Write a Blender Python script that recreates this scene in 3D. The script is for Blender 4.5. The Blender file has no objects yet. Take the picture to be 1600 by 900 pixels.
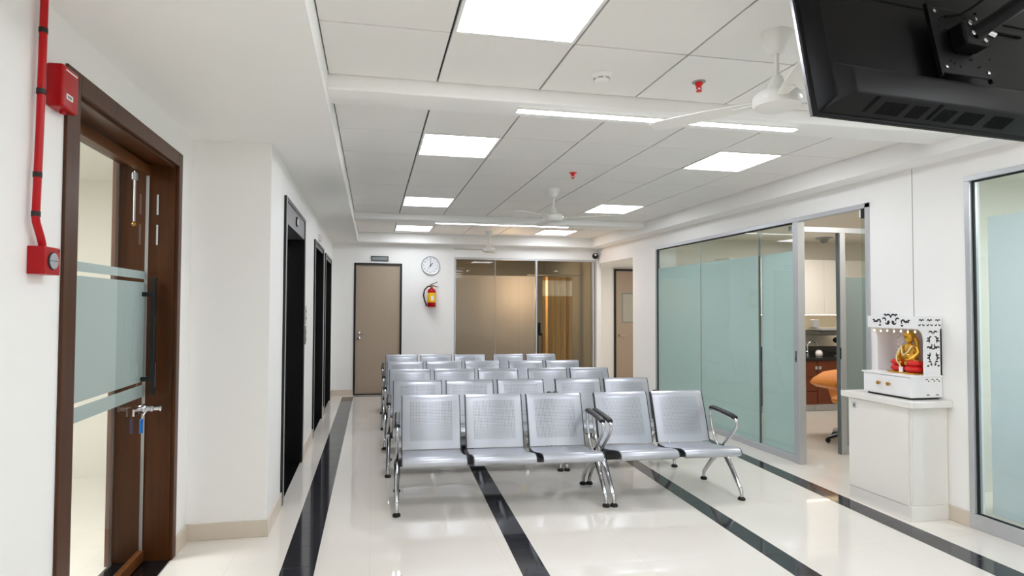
import bpy, bmesh, math, random
from mathutils import Vector, Matrix, Euler
random.seed(7)
SC = bpy.context.scene
COL = SC.collection
PI = math.pi

# ------------------------------------------------------------------ camera, world, exposure
IMG_W, IMG_H = 1600.0, 900.0
F_PX, PP_X, PP_Y = 900.0, 752.6, 455.1
YAW, PITCH, ROLL, EYE = 0.1875, 0.0276, 0.0049, 1.5
_f = Vector((math.sin(YAW) * math.cos(PITCH), math.cos(YAW) * math.cos(PITCH), math.sin(PITCH)))
_r = Vector((math.cos(YAW), -math.sin(YAW), 0))
_u = _r.cross(_f)
_r2 = _r * math.cos(ROLL) + _u * math.sin(ROLL)
_u2 = _u * math.cos(ROLL) - _r * math.sin(ROLL)
cam_data = bpy.data.cameras.new('camera')
cam = bpy.data.objects.new('camera', cam_data)
COL.objects.link(cam)
m = Matrix.Identity(4)
for i in range(3):
    m[i][0], m[i][1], m[i][2] = _r2[i], _u2[i], -_f[i]
m[2][3] = EYE
cam.matrix_world = m
cam_data.sensor_fit = 'HORIZONTAL'
cam_data.sensor_width = 36.0
cam_data.lens = F_PX / IMG_W * 36.0
cam_data.shift_x = (IMG_W / 2 - PP_X) / IMG_W
cam_data.shift_y = (PP_Y - IMG_H / 2) / IMG_W
cam_data.clip_start = 0.02
SC.camera = cam

world = bpy.data.worlds.new('world')
SC.world = world
world.use_nodes = True
world.node_tree.nodes['Background'].inputs[0].default_value = (0.8, 0.85, 0.9, 1)
world.node_tree.nodes['Background'].inputs[1].default_value = 0.05

SC.view_settings.view_transform = 'Standard'
SC.view_settings.look = 'None'
SC.view_settings.gamma = 1.0
SC.view_settings.use_curve_mapping = False
SC.view_settings.exposure = 0.52
SC.cycles.diffuse_bounces = 8
SC.cycles.glossy_bounces = 6
SC.cycles.transparent_max_bounces = 16
PANEL_W = 11.0      # emission of the LED panels
STRIP_W = 9.0       # emission of the linear LED strips

# ------------------------------------------------------------------ helpers
def rgb(r, g, b):
    def c(v):
        v /= 255.0
        return v / 12.92 if v <= 0.04045 else ((v + 0.055) / 1.055) ** 2.4
    return (c(r), c(g), c(b), 1.0)

MATS = {}
def nodes_of(name):
    mt = bpy.data.materials.new(name)
    mt.use_nodes = True
    nt = mt.node_tree
    nt.nodes.clear()
    out = nt.nodes.new('ShaderNodeOutputMaterial')
    MATS[name] = mt
    return mt, nt, out

def mathn(nt, op, a, b=None, c=None):
    n = nt.nodes.new('ShaderNodeMath')
    n.operation = op
    for i, v in enumerate((a, b, c)):
        if v is None:
            continue
        if isinstance(v, (int, float)):
            n.inputs[i].default_value = v
        else:
            nt.links.new(v, n.inputs[i])
    return n.outputs[0]

def mixcol(nt, fac, a, b):
    n = nt.nodes.new('ShaderNodeMix')
    n.data_type = 'RGBA'
    for s, v in ((n.inputs[0], fac), (n.inputs[6], a), (n.inputs[7], b)):
        if isinstance(v, (int, float)):
            s.default_value = v
        elif isinstance(v, tuple):
            s.default_value = v
        else:
            nt.links.new(v, s)
    return n.outputs[2]

def noise(nt, scale, detail=3.0, stretch=None, coords='Object'):
    tc = nt.nodes.new('ShaderNodeTexCoord')
    mp = nt.nodes.new('ShaderNodeMapping')
    if stretch:
        mp.inputs['Scale'].default_value = stretch
    nz = nt.nodes.new('ShaderNodeTexNoise')
    nz.inputs['Scale'].default_value = scale
    nz.inputs['Detail'].default_value = detail
    nt.links.new(tc.outputs[coords], mp.inputs[0])
    nt.links.new(mp.outputs[0], nz.inputs['Vector'])
    return nz.outputs['Fac']

def pmat(name, col, rough=0.5, metal=0.0, var=0.04, scale=6.0, bump=0.0, bscale=60.0, coat=0.0, stretch=None, spec=0.5, detail=3.0, col2=None):
    mt, nt, out = nodes_of(name)
    b = nt.nodes.new('ShaderNodeBsdfPrincipled')
    nz = noise(nt, scale, detail, stretch)
    c2 = col2 or tuple(max(0.0, v * (1 - var)) for v in col[:3]) + (1,)
    nt.links.new(mixcol(nt, nz, col, c2), b.inputs['Base Color'])
    b.inputs['Roughness'].default_value = rough
    b.inputs['Metallic'].default_value = metal
    b.inputs['Specular IOR Level'].default_value = spec
    b.inputs['Coat Weight'].default_value = coat
    b.inputs['Coat Roughness'].default_value = 0.05
    if bump:
        bn = nt.nodes.new('ShaderNodeBump')
        bn.inputs['Strength'].default_value = bump
        bn.inputs['Distance'].default_value = 0.002
        nt.links.new(noise(nt, bscale, 4.0), bn.inputs['Height'])
        nt.links.new(bn.outputs[0], b.inputs['Normal'])
    nt.links.new(b.outputs[0], out.inputs[0])
    return mt

def emat(name, col, strength):
    mt, nt, out = nodes_of(name)
    e = nt.nodes.new('ShaderNodeEmission')
    nz = noise(nt, 2.0)
    nt.links.new(mixcol(nt, nz, col, tuple(v * 0.99 for v in col[:3]) + (1,)), e.inputs[0])
    e.inputs[1].default_value = strength
    nt.links.new(e.outputs[0], out.inputs[0])
    return mt

def glassmat(name, tint, gloss=1.0, ior=1.5):
    """clear sheet glass: straight-through tinted light plus a sharp fresnel reflection"""
    mt, nt, out = nodes_of(name)
    t = nt.nodes.new('ShaderNodeBsdfTransparent')
    nz = noise(nt, 1.5)
    nt.links.new(mixcol(nt, nz, tint, tuple(v * 0.985 for v in tint[:3]) + (1,)), t.inputs[0])
    g = nt.nodes.new('ShaderNodeBsdfGlossy')
    g.inputs['Roughness'].default_value = 0.01
    fr = nt.nodes.new('ShaderNodeFresnel')
    fr.inputs[0].default_value = ior
    mx = nt.nodes.new('ShaderNodeMixShader')
    geo = nt.nodes.new('ShaderNodeNewGeometry')
    front = mathn(nt, 'SUBTRACT', 1.0, geo.outputs['Backfacing'])
    nt.links.new(mathn(nt, 'MULTIPLY', mathn(nt, 'MULTIPLY', fr.outputs[0], gloss), front), mx.inputs[0])
    nt.links.new(t.outputs[0], mx.inputs[1])
    nt.links.new(g.outputs[0], mx.inputs[2])
    nt.links.new(mx.outputs[0], out.inputs[0])
    return mt

def filmmat(name, col, trans=0.6, clear=0.0):
    """frosted film: light from both sides scatters through"""
    mt, nt, out = nodes_of(name)
    nz = noise(nt, 1.2)
    c = mixcol(nt, nz, col, tuple(v * 0.97 for v in col[:3]) + (1,))
    d = nt.nodes.new('ShaderNodeBsdfDiffuse')
    t = nt.nodes.new('ShaderNodeBsdfTranslucent')
    nt.links.new(c, d.inputs[0])
    nt.links.new(c, t.inputs[0])
    mx = nt.nodes.new('ShaderNodeMixShader')
    mx.inputs[0].default_value = trans
    nt.links.new(d.outputs[0], mx.inputs[1])
    nt.links.new(t.outputs[0], mx.inputs[2])
    last = mx
    if clear:
        rf = nt.nodes.new('ShaderNodeBsdfRefraction')
        rf.inputs['IOR'].default_value = 1.01
        rf.inputs['Roughness'].default_value = 0.45
        rf.inputs[0].default_value = col
        m2 = nt.nodes.new('ShaderNodeMixShader')
        m2.inputs[0].default_value = clear
        nt.links.new(mx.outputs[0], m2.inputs[1])
        nt.links.new(rf.outputs[0], m2.inputs[2])
        last = m2
    nt.links.new(last.outputs[0], out.inputs[0])
    return mt

def woodmat(name, c1, c2, rough=0.35, stretch=(14, 14, 0.7), coat=0.0):
    mt = pmat(name, c1, rough, 0, scale=3.0, stretch=stretch, col2=c2, detail=6.0, coat=coat, spec=0.3)
    return mt

LOCS = {}
class MB:
    def __init__(s):
        s.v, s.f, s.uv = [], [], None
    def add(s, vs, fs):
        o = len(s.v)
        s.v += [tuple(v) for v in vs]
        s.f += [tuple(i + o for i in f) for f in fs]
        return s
    def box(s, x0, x1, y0, y1, z0, z1):
        vs = [(x, y, z) for z in (z0, z1) for y in (y0, y1) for x in (x0, x1)]
        return s.add(vs, [(0, 2, 3, 1), (4, 5, 7, 6), (0, 1, 5, 4), (2, 6, 7, 3), (0, 4, 6, 2), (1, 3, 7, 5)])
    def prism(s, poly, axis, a, b):
        """poly of (p,q) extruded along axis from a to b; x:(y,z) y:(x,z) z:(x,y)"""
        n = len(poly)
        def P(p, t):
            return {'x': (t, p[0], p[1]), 'y': (p[0], t, p[1]), 'z': (p[0], p[1], t)}[axis]
        vs = [P(p, a) for p in poly] + [P(p, b) for p in poly]
        fs = [tuple(range(n - 1, -1, -1)), tuple(range(n, 2 * n))]
        fs += [(i, (i + 1) % n, n + (i + 1) % n, n + i) for i in range(n)]
        return s.add(vs, fs)
    def tube(s, pts, r, n=10, caps=True, closed=False):
        pts = [Vector(p) for p in pts]
        rs = r if isinstance(r, (list, tuple)) else [r] * len(pts)
        vs, fs = [], []
        prev = None
        N = len(pts)
        for i, p in enumerate(pts):
            if closed:
                d = pts[(i + 1) % N] - pts[i - 1]
            else:
                d = pts[min(i + 1, N - 1)] - pts[max(i - 1, 0)]
            d.normalize()
            if prev is None:
                a = Vector((0, 0, 1)) if abs(d.z) < 0.9 else Vector((1, 0, 0))
                e1 = d.cross(a).normalized()
            else:
                e1 = (prev - d * prev.dot(d)).normalized()
            prev = e1
            e2 = d.cross(e1)
            for k in range(n):
                t = 2 * PI * k / n
                vs.append(p + (e1 * math.cos(t) + e2 * math.sin(t)) * rs[i])
        for i in range(N if closed else N - 1):
            for k in range(n):
                a, b = i * n + k, i * n + (k + 1) % n
                c, d_ = ((i + 1) % N) * n + (k + 1) % n, ((i + 1) % N) * n + k
                fs.append((a, b, c, d_))
        if caps and not closed:
            fs.append(tuple(range(n - 1, -1, -1)))
            fs.append(tuple(range((N - 1) * n, N * n)))
        return s.add(vs, fs)
    def lathe(s, prof, c=(0, 0, 0), n=24, axis='z'):
        """prof of (r,h) turned about the axis through c"""
        vs, fs = [], []
        for r, h in prof:
            for k in range(n):
                t = 2 * PI * k / n
                a, b = r * math.cos(t), r * math.sin(t)
                q = {'z': (a, b, h), 'y': (a, h, -b), 'x': (h, a, b)}[axis]
                vs.append((c[0] + q[0], c[1] + q[1], c[2] + q[2]))
        for i in range(len(prof) - 1):
            for k in range(n):
                fs.append((i * n + k, i * n + (k + 1) % n, (i + 1) * n + (k + 1) % n, (i + 1) * n + k))
        fs.append(tuple(range(n - 1, -1, -1)))
        fs.append(tuple(range((len(prof) - 1) * n, len(prof) * n)))
        return s.add(vs, fs)
    def ball(s, c, r, nu=14, nv=9, rot=None):
        r = r if isinstance(r, (list, tuple)) else (r, r, r)
        vs, fs = [], []
        for j in range(1, nv):
            ph = PI * j / nv
            for i in range(nu):
                t = 2 * PI * i / nu
                vs.append(Vector((r[0] * math.sin(ph) * math.cos(t), r[1] * math.sin(ph) * math.sin(t), r[2] * math.cos(ph))))
        vs += [Vector((0, 0, r[2])), Vector((0, 0, -r[2]))]
        if rot:
            M = Euler(rot).to_matrix()
            vs = [M @ v for v in vs]
        vs = [(v.x + c[0], v.y + c[1], v.z + c[2]) for v in vs]
        for j in range(nv - 2):
            for i in range(nu):
                fs.append((j * nu + i, (j + 1) * nu + i, (j + 1) * nu + (i + 1) % nu, j * nu + (i + 1) % nu))
        T, B = len(vs) - 2, len(vs) - 1
        for i in range(nu):
            fs.append((T, i, (i + 1) % nu))
            fs.append((B, (nv - 2) * nu + (i + 1) % nu, (nv - 2) * nu + i))
        return s.add(vs, fs)
    def xform(s, M):
        s.v = [tuple(M @ Vector(v)) for v in s.v]
        return s
    def build(s, name, mat, parent=None, smooth=False, bevel=0.0, seg=2, local=False):
        off = Vector((0, 0, 0))
        if parent is not None and not local:
            off = LOCS.get(parent.name, Vector((0, 0, 0)))
        me = bpy.data.meshes.new(name)
        me.from_pydata([tuple(Vector(v) - off) for v in s.v], [], s.f)
        me.update()
        bm = bmesh.new()
        bm.from_mesh(me)
        bmesh.ops.recalc_face_normals(bm, faces=bm.faces)
        if bevel:
            bmesh.ops.bevel(bm, geom=[e for e in bm.edges if e.is_manifold and e.calc_face_angle(0) > 0.5], offset=bevel, segments=seg, profile=0.5, affect='EDGES')
        bm.to_mesh(me)
        bm.free()
        if smooth:
            for p in me.polygons:
                p.use_smooth = True
            try:
                me.set_sharp_from_angle(angle=math.radians(40))
            except Exception:
                pass
        me.materials.append(MATS[mat] if isinstance(mat, str) else mat)
        o = bpy.data.objects.new(name, me)
        COL.objects.link(o)
        if parent is not None:
            o.parent = parent
            LOCS[o.name] = LOCS.get(parent.name, Vector((0, 0, 0)))
        return o

def tag(o, label=None, cat=None, group=None, kind=None):
    if label: o['label'] = label
    if cat: o['category'] = cat
    if group: o['group'] = group
    if kind: o['kind'] = kind
    return o

def thing(name, loc, label=None, cat=None, group=None, kind=None, rz=0.0):
    o = bpy.data.objects.new(name, None)
    COL.objects.link(o)
    o.location = loc
    o.rotation_euler = (0, 0, rz)
    o.empty_display_size = 0.1
    LOCS[o.name] = Vector(loc)
    return tag(o, label, cat, group, kind)

def dup(o, parent=None):
    c = o.copy()
    COL.objects.link(c)
    c.parent = parent
    for ch in list(o.children):
        dup(ch, c)
    return c

def B(*a):
    return MB().box(*a)

def text_mesh(body, size, mat, name, parent, M, depth=0.0005):
    cu = bpy.data.curves.new(name, 'FONT')
    cu.body = body
    cu.size = size
    cu.align_x = 'CENTER'
    cu.align_y = 'CENTER'
    cu.extrude = depth
    cu.resolution_u = 2
    tmp = bpy.data.objects.new('tmp_text', cu)
    me = bpy.data.meshes.new_from_object(tmp)
    bpy.data.objects.remove(tmp)
    off = LOCS.get(parent.name, Vector((0, 0, 0))) if parent else Vector((0, 0, 0))
    me.transform(Matrix.Translation(-off) @ M)
    me.materials.clear()
    me.materials.append(MATS[mat])
    o = bpy.data.objects.new(name, me)
    COL.objects.link(o)
    o.parent = parent
    return o

# ------------------------------------------------------------------ materials
pmat('wall_paint', rgb(244, 243, 240), 0.55, var=0.015, scale=2, bump=0.05, bscale=120)
pmat('ceiling_paint', rgb(244, 243, 240), 0.6, var=0.015, scale=2)
pmat('tile_white', rgb(240, 238, 234), 0.5, var=0.02, scale=3, bump=0.06, bscale=300)
pmat('grid_dark', rgb(38, 38, 38), 0.6)
pmat('room_wall', rgb(232, 229, 220), 0.6, var=0.02, scale=2)
pmat('skirting', rgb(214, 202, 186), 0.25, var=0.06, scale=9)
pmat('granite', rgb(38, 38, 42), 0.07, var=0.5, scale=30, col2=rgb(58, 58, 62), detail=8)
pmat('granite_threshold', rgb(20, 20, 22), 0.08, var=0.5, scale=40)
pmat('alu', rgb(196, 198, 201), 0.42, 0.5, var=0.06, scale=20, stretch=(1, 1, 30))
pmat('alu_dark', rgb(120, 123, 126), 0.35, 0.8, var=0.06)
pmat('rubber', rgb(14, 14, 15), 0.6)
pmat('chrome', rgb(210, 210, 212), 0.12, 1.0, var=0.05)
pmat('silver_paint', rgb(190, 193, 200), 0.33, 0.55, var=0.03, scale=200)
pmat('steel_dark', rgb(72, 74, 78), 0.35, 0.8)
pmat('beam_black', rgb(22, 22, 24), 0.45)
pmat('pad_black', rgb(18, 18, 19), 0.38, bump=0.1)
pmat('lift_black', rgb(10, 10, 11), 0.12, 0.0, var=0.2)
pmat('lift_frame', rgb(26, 26, 27), 0.25, 0.3, var=0.2)
pmat('lift_grey', rgb(110, 110, 110), 0.4, 0.4)
pmat('door_beige', rgb(176, 158, 138), 0.45, var=0.06, scale=4, stretch=(8, 8, 0.6))
pmat('door_black', rgb(16, 14, 13), 0.4)
woodmat('wood_dark', rgb(88, 48, 18), rgb(48, 24, 7))
woodmat('wood_leaf', rgb(112, 68, 34), rgb(78, 44, 18))
woodmat('wood_drawer', rgb(122, 62, 36), rgb(88, 42, 24), stretch=(2, 2, 14))
pmat('red_paint', rgb(168, 0, 12), 0.35, var=0.08, spec=0.3)
pmat('red_bright', rgb(228, 24, 16), 0.35, var=0.05)
pmat('red_pipe', rgb(182, 0, 10), 0.3, var=0.08, spec=0.35)
pmat('black_tape', rgb(22, 18, 18), 0.5)
pmat('black_handle', rgb(10, 10, 11), 0.35)
pmat('white_plastic', rgb(238, 238, 234), 0.3, var=0.02)
pmat('white_fan', rgb(236, 235, 230), 0.3, var=0.02)
pmat('laminate', rgb(236, 233, 226), 0.3, var=0.015)
pmat('shrine_white', rgb(240, 240, 240), 0.32, var=0.02)
pmat('shrine_inside', rgb(212, 202, 204), 0.5, var=0.03)
pmat('fret_dark', rgb(38, 36, 36), 0.7)
pmat('gold', rgb(226, 172, 66), 0.3, 0.85, var=0.25, scale=40)
pmat('gold_pale', rgb(232, 214, 160), 0.35, 0.5, var=0.2, scale=40)
pmat('brass', rgb(190, 140, 70), 0.3, 0.9)
pmat('red_cloth', rgb(212, 24, 22), 0.55, var=0.15)
pmat('tv_black', rgb(9, 9, 10), 0.4, var=0.1, spec=0.14)
pmat('tv_facet', rgb(18, 18, 19), 0.42, var=0.08, spec=0.2)  # paler than tv_black: light from below put into the housing colour
pmat('tv_vent', rgb(2, 2, 2), 0.7, spec=0.1)
pmat('tv_edge', rgb(128, 126, 130), 0.25, 0.6)
pmat('mount_black', rgb(7, 7, 8), 0.4, spec=0.15)
pmat('black_hose', rgb(20, 22, 22), 0.45)
pmat('yellow_label', rgb(240, 188, 20), 0.4, var=0.05)
pmat('paper', rgb(232, 232, 228), 0.6, var=0.05)
pmat('blue_tag', rgb(20, 110, 190), 0.4)
pmat('clock_face', rgb(240, 242, 244), 0.35, var=0.01)
pmat('clock_rim', rgb(188, 192, 198), 0.3, 0.6)
pmat('ink', rgb(30, 30, 32), 0.6)
pmat('sign_dark', rgb(44, 48, 48), 0.4)
pmat('sign_grey', rgb(136, 144, 144), 0.25)
pmat('sensor_glass', rgb(188, 198, 204), 0.2, 0.3, var=0.2, scale=200)
pmat('curtain_gold', rgb(200, 166, 104), 0.75, var=0.2, scale=3, stretch=(4, 4, 0.3))
pmat('curtain_net', rgb(238, 228, 208), 0.8)
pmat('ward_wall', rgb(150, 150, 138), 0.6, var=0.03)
pmat('notice_grey', rgb(176, 172, 160), 0.5)
pmat('counter_black', rgb(22, 23, 26), 0.12, var=0.3, scale=50)
pmat('orange_vinyl', rgb(226, 132, 40), 0.4, var=0.1)
pmat('grey_plastic', rgb(150, 152, 154), 0.45)
pmat('blue_fabric', rgb(60, 110, 150), 0.7)
emat('led_panel', (0.93, 0.965, 1.04, 1), PANEL_W)
emat('led_strip', (0.94, 0.97, 1.04, 1), STRIP_W)
emat('led_warm', (1.0, 0.72, 0.40, 1), 14.0)
emat('bulb_warm', (1.0, 0.66, 0.28, 1), 5.0)
glassmat('glass_green', (0.90, 0.95, 0.948, 1))
glassmat('glass_clear', (0.97, 0.98, 0.975, 1))
glassmat('glass_bronze', (0.86, 0.85, 0.82, 1))
filmmat('film_green', (0.78, 0.87, 0.87, 1), 0.62)
filmmat('film_door', (0.53, 0.59, 0.59, 1), 0.6)
filmmat('film_back', (0.66, 0.66, 0.65, 1), 0.74)
filmmat('film_blue', (0.86, 0.885, 0.90, 1), 0.6, clear=0.3)

# polished cream floor tiles with hairline joints
def floor_material():
    mt, nt, out = nodes_of('floor_cream')
    b = nt.nodes.new('ShaderNodeBsdfPrincipled')
    tc = nt.nodes.new('ShaderNodeTexCoord')
    nz = noise(nt, 1.6, 6.0, (1, 0.5, 1))
    base = mixcol(nt, nz, rgb(235, 230, 222), rgb(226, 219, 209))
    br = nt.nodes.new('ShaderNodeTexBrick')
    br.offset = 0.0
    br.inputs['Scale'].default_value = 1.0
    br.inputs['Brick Width'].default_value = 0.8
    br.inputs['Row Height'].default_value = 0.8
    br.inputs['Mortar Size'].default_value = 0.0012
    br.inputs['Mortar Smooth'].default_value = 0.3
    nt.links.new(tc.outputs['Object'], br.inputs['Vector'])
    c = mixcol(nt, mathn(nt, 'MULTIPLY', br.outputs['Fac'], 0.35), base, rgb(176, 166, 150))
    nt.links.new(c, b.inputs['Base Color'])
    b.inputs['Roughness'].default_value = 0.03
    b.inputs['IOR'].default_value = 1.6
    nt.links.new(b.outputs[0], out.inputs[0])
floor_material()

# perforated steel: round holes on a 14 mm grid in the middle of each backrest (UV in metres)
def perforated_material():
    mt, nt, out = nodes_of('perforated_steel')
    b = nt.nodes.new('ShaderNodeBsdfPrincipled')
    nz = noise(nt, 200)
    nt.links.new(mixcol(nt, nz, rgb(192, 195, 202), rgb(186, 189, 197)), b.inputs['Base Color'])
    b.inputs['Metallic'].default_value = 0.55
    b.inputs['Roughness'].default_value = 0.33
    uv = nt.nodes.new('ShaderNodeUVMap')
    sp = nt.nodes.new('ShaderNodeSeparateXYZ')
    nt.links.new(uv.outputs[0], sp.inputs[0])
    u, v = sp.outputs[0], sp.outputs[1]
    g = 0.0118
    fu = mathn(nt, 'SUBTRACT', mathn(nt, 'FRACT', mathn(nt, 'DIVIDE', u, g)), 0.5)
    fv = mathn(nt, 'SUBTRACT', mathn(nt, 'FRACT', mathn(nt, 'DIVIDE', v, g)), 0.5)
    d = mathn(nt, 'SQRT', mathn(nt, 'ADD', mathn(nt, 'MULTIPLY', fu, fu), mathn(nt, 'MULTIPLY', fv, fv)))
    hole = mathn(nt, 'LESS_THAN', d, 0.25)
    iu = mathn(nt, 'MULTIPLY', mathn(nt, 'GREATER_THAN', u, 0.055), mathn(nt, 'LESS_THAN', u, 0.405))
    iv = mathn(nt, 'MULTIPLY', mathn(nt, 'GREATER_THAN', v, 0.065), mathn(nt, 'LESS_THAN', v, 0.375))
    fac = mathn(nt, 'MULTIPLY', hole, mathn(nt, 'MULTIPLY', iu, iv))
    tr = nt.nodes.new('ShaderNodeBsdfTransparent')
    tr.inputs[0].default_value = (0.5, 0.5, 0.5, 1)  # grey tint paints the shade of the hole edges into the openings
    mx = nt.nodes.new('ShaderNodeMixShader')
    nt.links.new(fac, mx.inputs[0])
    nt.links.new(b.outputs[0], mx.inputs[1])
    nt.links.new(tr.outputs[0], mx.inputs[2])
    nt.links.new(mx.outputs[0], out.inputs[0])
perforated_material()

# ------------------------------------------------------------------ main dimensions (metres)
X_DOORWALL = -1.155      # wall with the wooden glass door
X_LIFTWALL = -0.665      # wall with the three lift openings
Y_COL = 4.0              # face of the pillar
X_PART = 4.075            # glazed partition on the right
X_RWALL = 4.075           # solid wall with the cabinet
Y_BACK = 10.0
Y_FRONT = -2.1
Z_CEIL, Z_SOF, Z_BEAM = 2.74, 2.58, 2.66
XC0, XC1, YC1 = -0.245, 3.85, 9.75     # tray of the tiled ceiling

def struct(o, label, cat):
    return tag(o, label, cat, None, 'structure')

# ------------------------------------------------------------------ floor
floor = B(-4.2, 9.0, Y_FRONT - 0.1, 14.0, -0.12, 0.0).build('floor', 'floor_cream')
struct(floor, 'polished cream tiled floor running through the whole waiting hall', 'floor')
# black granite strips let into the floor: (near left/right at y), (far left/right at y)
STRIPS = [((-0.497, -0.307), 3.40, (-0.475, -0.296), 9.84), ((0.842, 0.993), 3.15, (0.91, 1.055), 5.30),
          ((2.348, 2.500), 2.88, (2.445, 2.575), 5.17), ((3.468, 3.655), 2.69, (3.628, 3.775), 5.15)]
for (n0, n1), yn, (f0, f1), yf in STRIPS:
    def at(y):
        t = (y - yn) / (yf - yn)
        return n0 + (f0 - n0) * t, n1 + (f1 - n1) * t
    y = 3.185 - 0.3 * 6
    while y < 9.84 - 0.02:
        y1 = min(y + 0.3, 9.84)
        a0, a1 = at(y + 0.0015)
        b0, b1 = at(y1 - 0.0015)
        # all strips stop their slow drift where the benches hide them
        b = MB().prism([(a0, y + 0.0015), (a1, y + 0.0015), (b1, y1 - 0.0015), (b0, y1 - 0.0015)], 'z', -0.01, 0.0012)
        b.build('granite_tile', 'granite', floor)
        y = y1
# narrow dark inlay before the back door
B(-0.29, 0.56, 9.84, 9.90, -0.01, 0.0012).build('granite_tile', 'granite_threshold', floor)

# ------------------------------------------------------------------ ceiling: slab, tiles, soffit, beams
ceiling = B(-4.2, 9.0, Y_FRONT - 0.1, 14.0, Z_CEIL + 0.02, Z_CEIL + 0.14).build('ceiling', 'grid_dark')
struct(ceiling, 'suspended ceiling of square white tiles with dark joints', 'ceiling')
XG = [XC0 + i * (XC1 - XC0) / 7.0 for i in range(8)]
YG1 = [3.135 - 0.58 * i for i in range(9)][::-1]
YG2 = [3.49, 4.08, 4.683, 5.286, 5.889, 6.492, 7.095, 7.70]
YG3 = [7.98, 8.22, 8.82, 9.44, YC1]
LIGHT_CELLS = {(1, 2, 0), (5, 2, 0), (1, 2, 3), (5, 2, 3), (1, 3, 2), (5, 3, 2)}
panel_cells = []
TILE_CACHE = {}
def tile_mesh(w, d):
    k = (round(w, 3), round(d, 3))
    if k not in TILE_CACHE:
        b = B(-w / 2 + 0.0055, w / 2 - 0.0055, -d / 2 + 0.0042, d / 2 - 0.0042, 0.0, 0.016)
        o = b.build('ceiling_tile', 'tile_white', ceiling, bevel=0.0015, seg=1)
        TILE_CACHE[k] = o
        o.location = (0, 0, 0)
        return o, True
    o = TILE_CACHE[k].copy()
    COL.objects.link(o)
    return o, False
for gi, YG in ((1, YG1), (2, YG2), (3, YG3)):
    for j in range(len(YG) - 1):
        for i in range(7):
            xc, yc = (XG[i] + XG[i + 1]) / 2, (YG[j] + YG[j + 1]) / 2
            lit = False
            if i in (1, 5):
                if gi == 1 and j in (6, 3, 0): lit = True
                if gi == 2 and j in (1, 5): lit = True
                if gi == 3 and j == 2: lit = True
            if lit:
                panel_cells.append((gi, i, j, XG[i], XG[i + 1], YG[j], YG[j + 1]))
                continue
            o, _ = tile_mesh(XG[i + 1] - XG[i], YG[j + 1] - YG[j])
            o.location = (xc, yc, Z_CEIL)
            o.parent = ceiling

# plaster soffit around the tray (left, right, back, front)
sf = MB()
sf.box(-1.4, XC0, Y_FRONT, Y_BACK + 0.0, Z_SOF, Z_CEIL + 0.02)
sf.box(XC1, 4.35, Y_FRONT, Y_BACK, Z_SOF, Z_CEIL + 0.02)
sf.box(XC0, XC1, YC1, Y_BACK, Z_SOF, Z_CEIL + 0.02)
sf.box(XC0, XC1, Y_FRONT, YG1[0], Z_SOF, Z_CEIL + 0.02)
o = sf.build('ceiling_soffit', 'ceiling_paint')
struct(o, 'dropped white plaster soffit framing the tiled ceiling', 'soffit')
for k, (y0, y1, lab) in enumerate(((3.135, 3.375, 'white plaster beam crossing the ceiling nearest the television'),
                                  (7.70, 7.98, 'white plaster beam crossing the ceiling near the back wall'))):
    o = B(XC0 - 0.08, XC1 + 0.08, y0, y1, Z_BEAM, Z_CEIL + 0.02).build('ceiling_beam', 'ceiling_paint', bevel=0.012, seg=3, smooth=True)
    struct(o, lab, 'beam')

# ------------------------------------------------------------------ walls
# left: door wall, pillar, lift wall
DY0, DY1, DZ = 2.525, 3.715, 2.335      # opening of the wooden door
w = MB()
w.box(X_DOORWALL - 0.32, X_DOORWALL, Y_FRONT, DY0 - 0.04, 0, Z_SOF)
w.box(X_DOORWALL - 0.32, X_DOORWALL, DY1 + 0.04, Y_COL + 0.1, 0, Z_SOF)
w.box(X_DOORWALL - 0.32, X_DOORWALL, DY0 - 0.04, DY1 + 0.04, DZ + 0.04, Z_SOF)
struct(w.build('wall_left', 'wall_paint'), 'white wall carrying the wooden glass door on the left', 'wall')
o = B(X_DOORWALL - 0.3, X_LIFTWALL - 0.0, Y_COL, 4.45, 0, Z_SOF).build('wall_left_pillar', 'wall_paint', bevel=0.003)
struct(o, 'white pillar projecting between wooden door and lifts', 'wall')
LIFTS = [(4.56, 5.87, 2.345), (6.85, 8.07, 2.275), (8.36, 9.57, 2.255)]
w = MB()
ys = [4.45] + [v for a, b, _ in LIFTS for v in (a, b)] + [Y_BACK]
for a, b in zip(ys[0::2], ys[1::2]):
    w.box(X_LIFTWALL - 0.25, X_LIFTWALL, a, b, 0, Z_SOF)
for a, b, z in LIFTS:
    w.box(X_LIFTWALL - 0.25, X_LIFTWALL, a, b, z, Z_SOF)
struct(w.build('wall_left_lift', 'wall_paint'), 'long white wall with three black lift openings', 'wall')

# back wall with door opening and glazing opening
BD0, BD1, BDZ = -0.308, 0.500, 2.244
G0, G1, GZ = 1.407, 4.045, 2.375
w = MB()
w.box(X_LIFTWALL - 0.25, BD0, Y_BACK, Y_BACK + 0.15, 0, Z_SOF)
w.box(BD0, BD1, Y_BACK, Y_BACK + 0.15, BDZ, Z_SOF)
w.box(BD0, BD1, Y_BACK + 0.12, Y_BACK + 0.15, 0, BDZ)
w.box(BD1, G0, Y_BACK, Y_BACK + 0.15, 0, Z_SOF)
w.box(G0, G1, Y_BACK, Y_BACK + 0.15, GZ, Z_SOF)
w.box(G1, G1 + 0.06, Y_BACK, Y_BACK + 0.15, 0, Z_SOF)
struct(w.build('wall_back', 'wall_paint'), 'white end wall with clock, door and glazed screen', 'wall')

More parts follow.
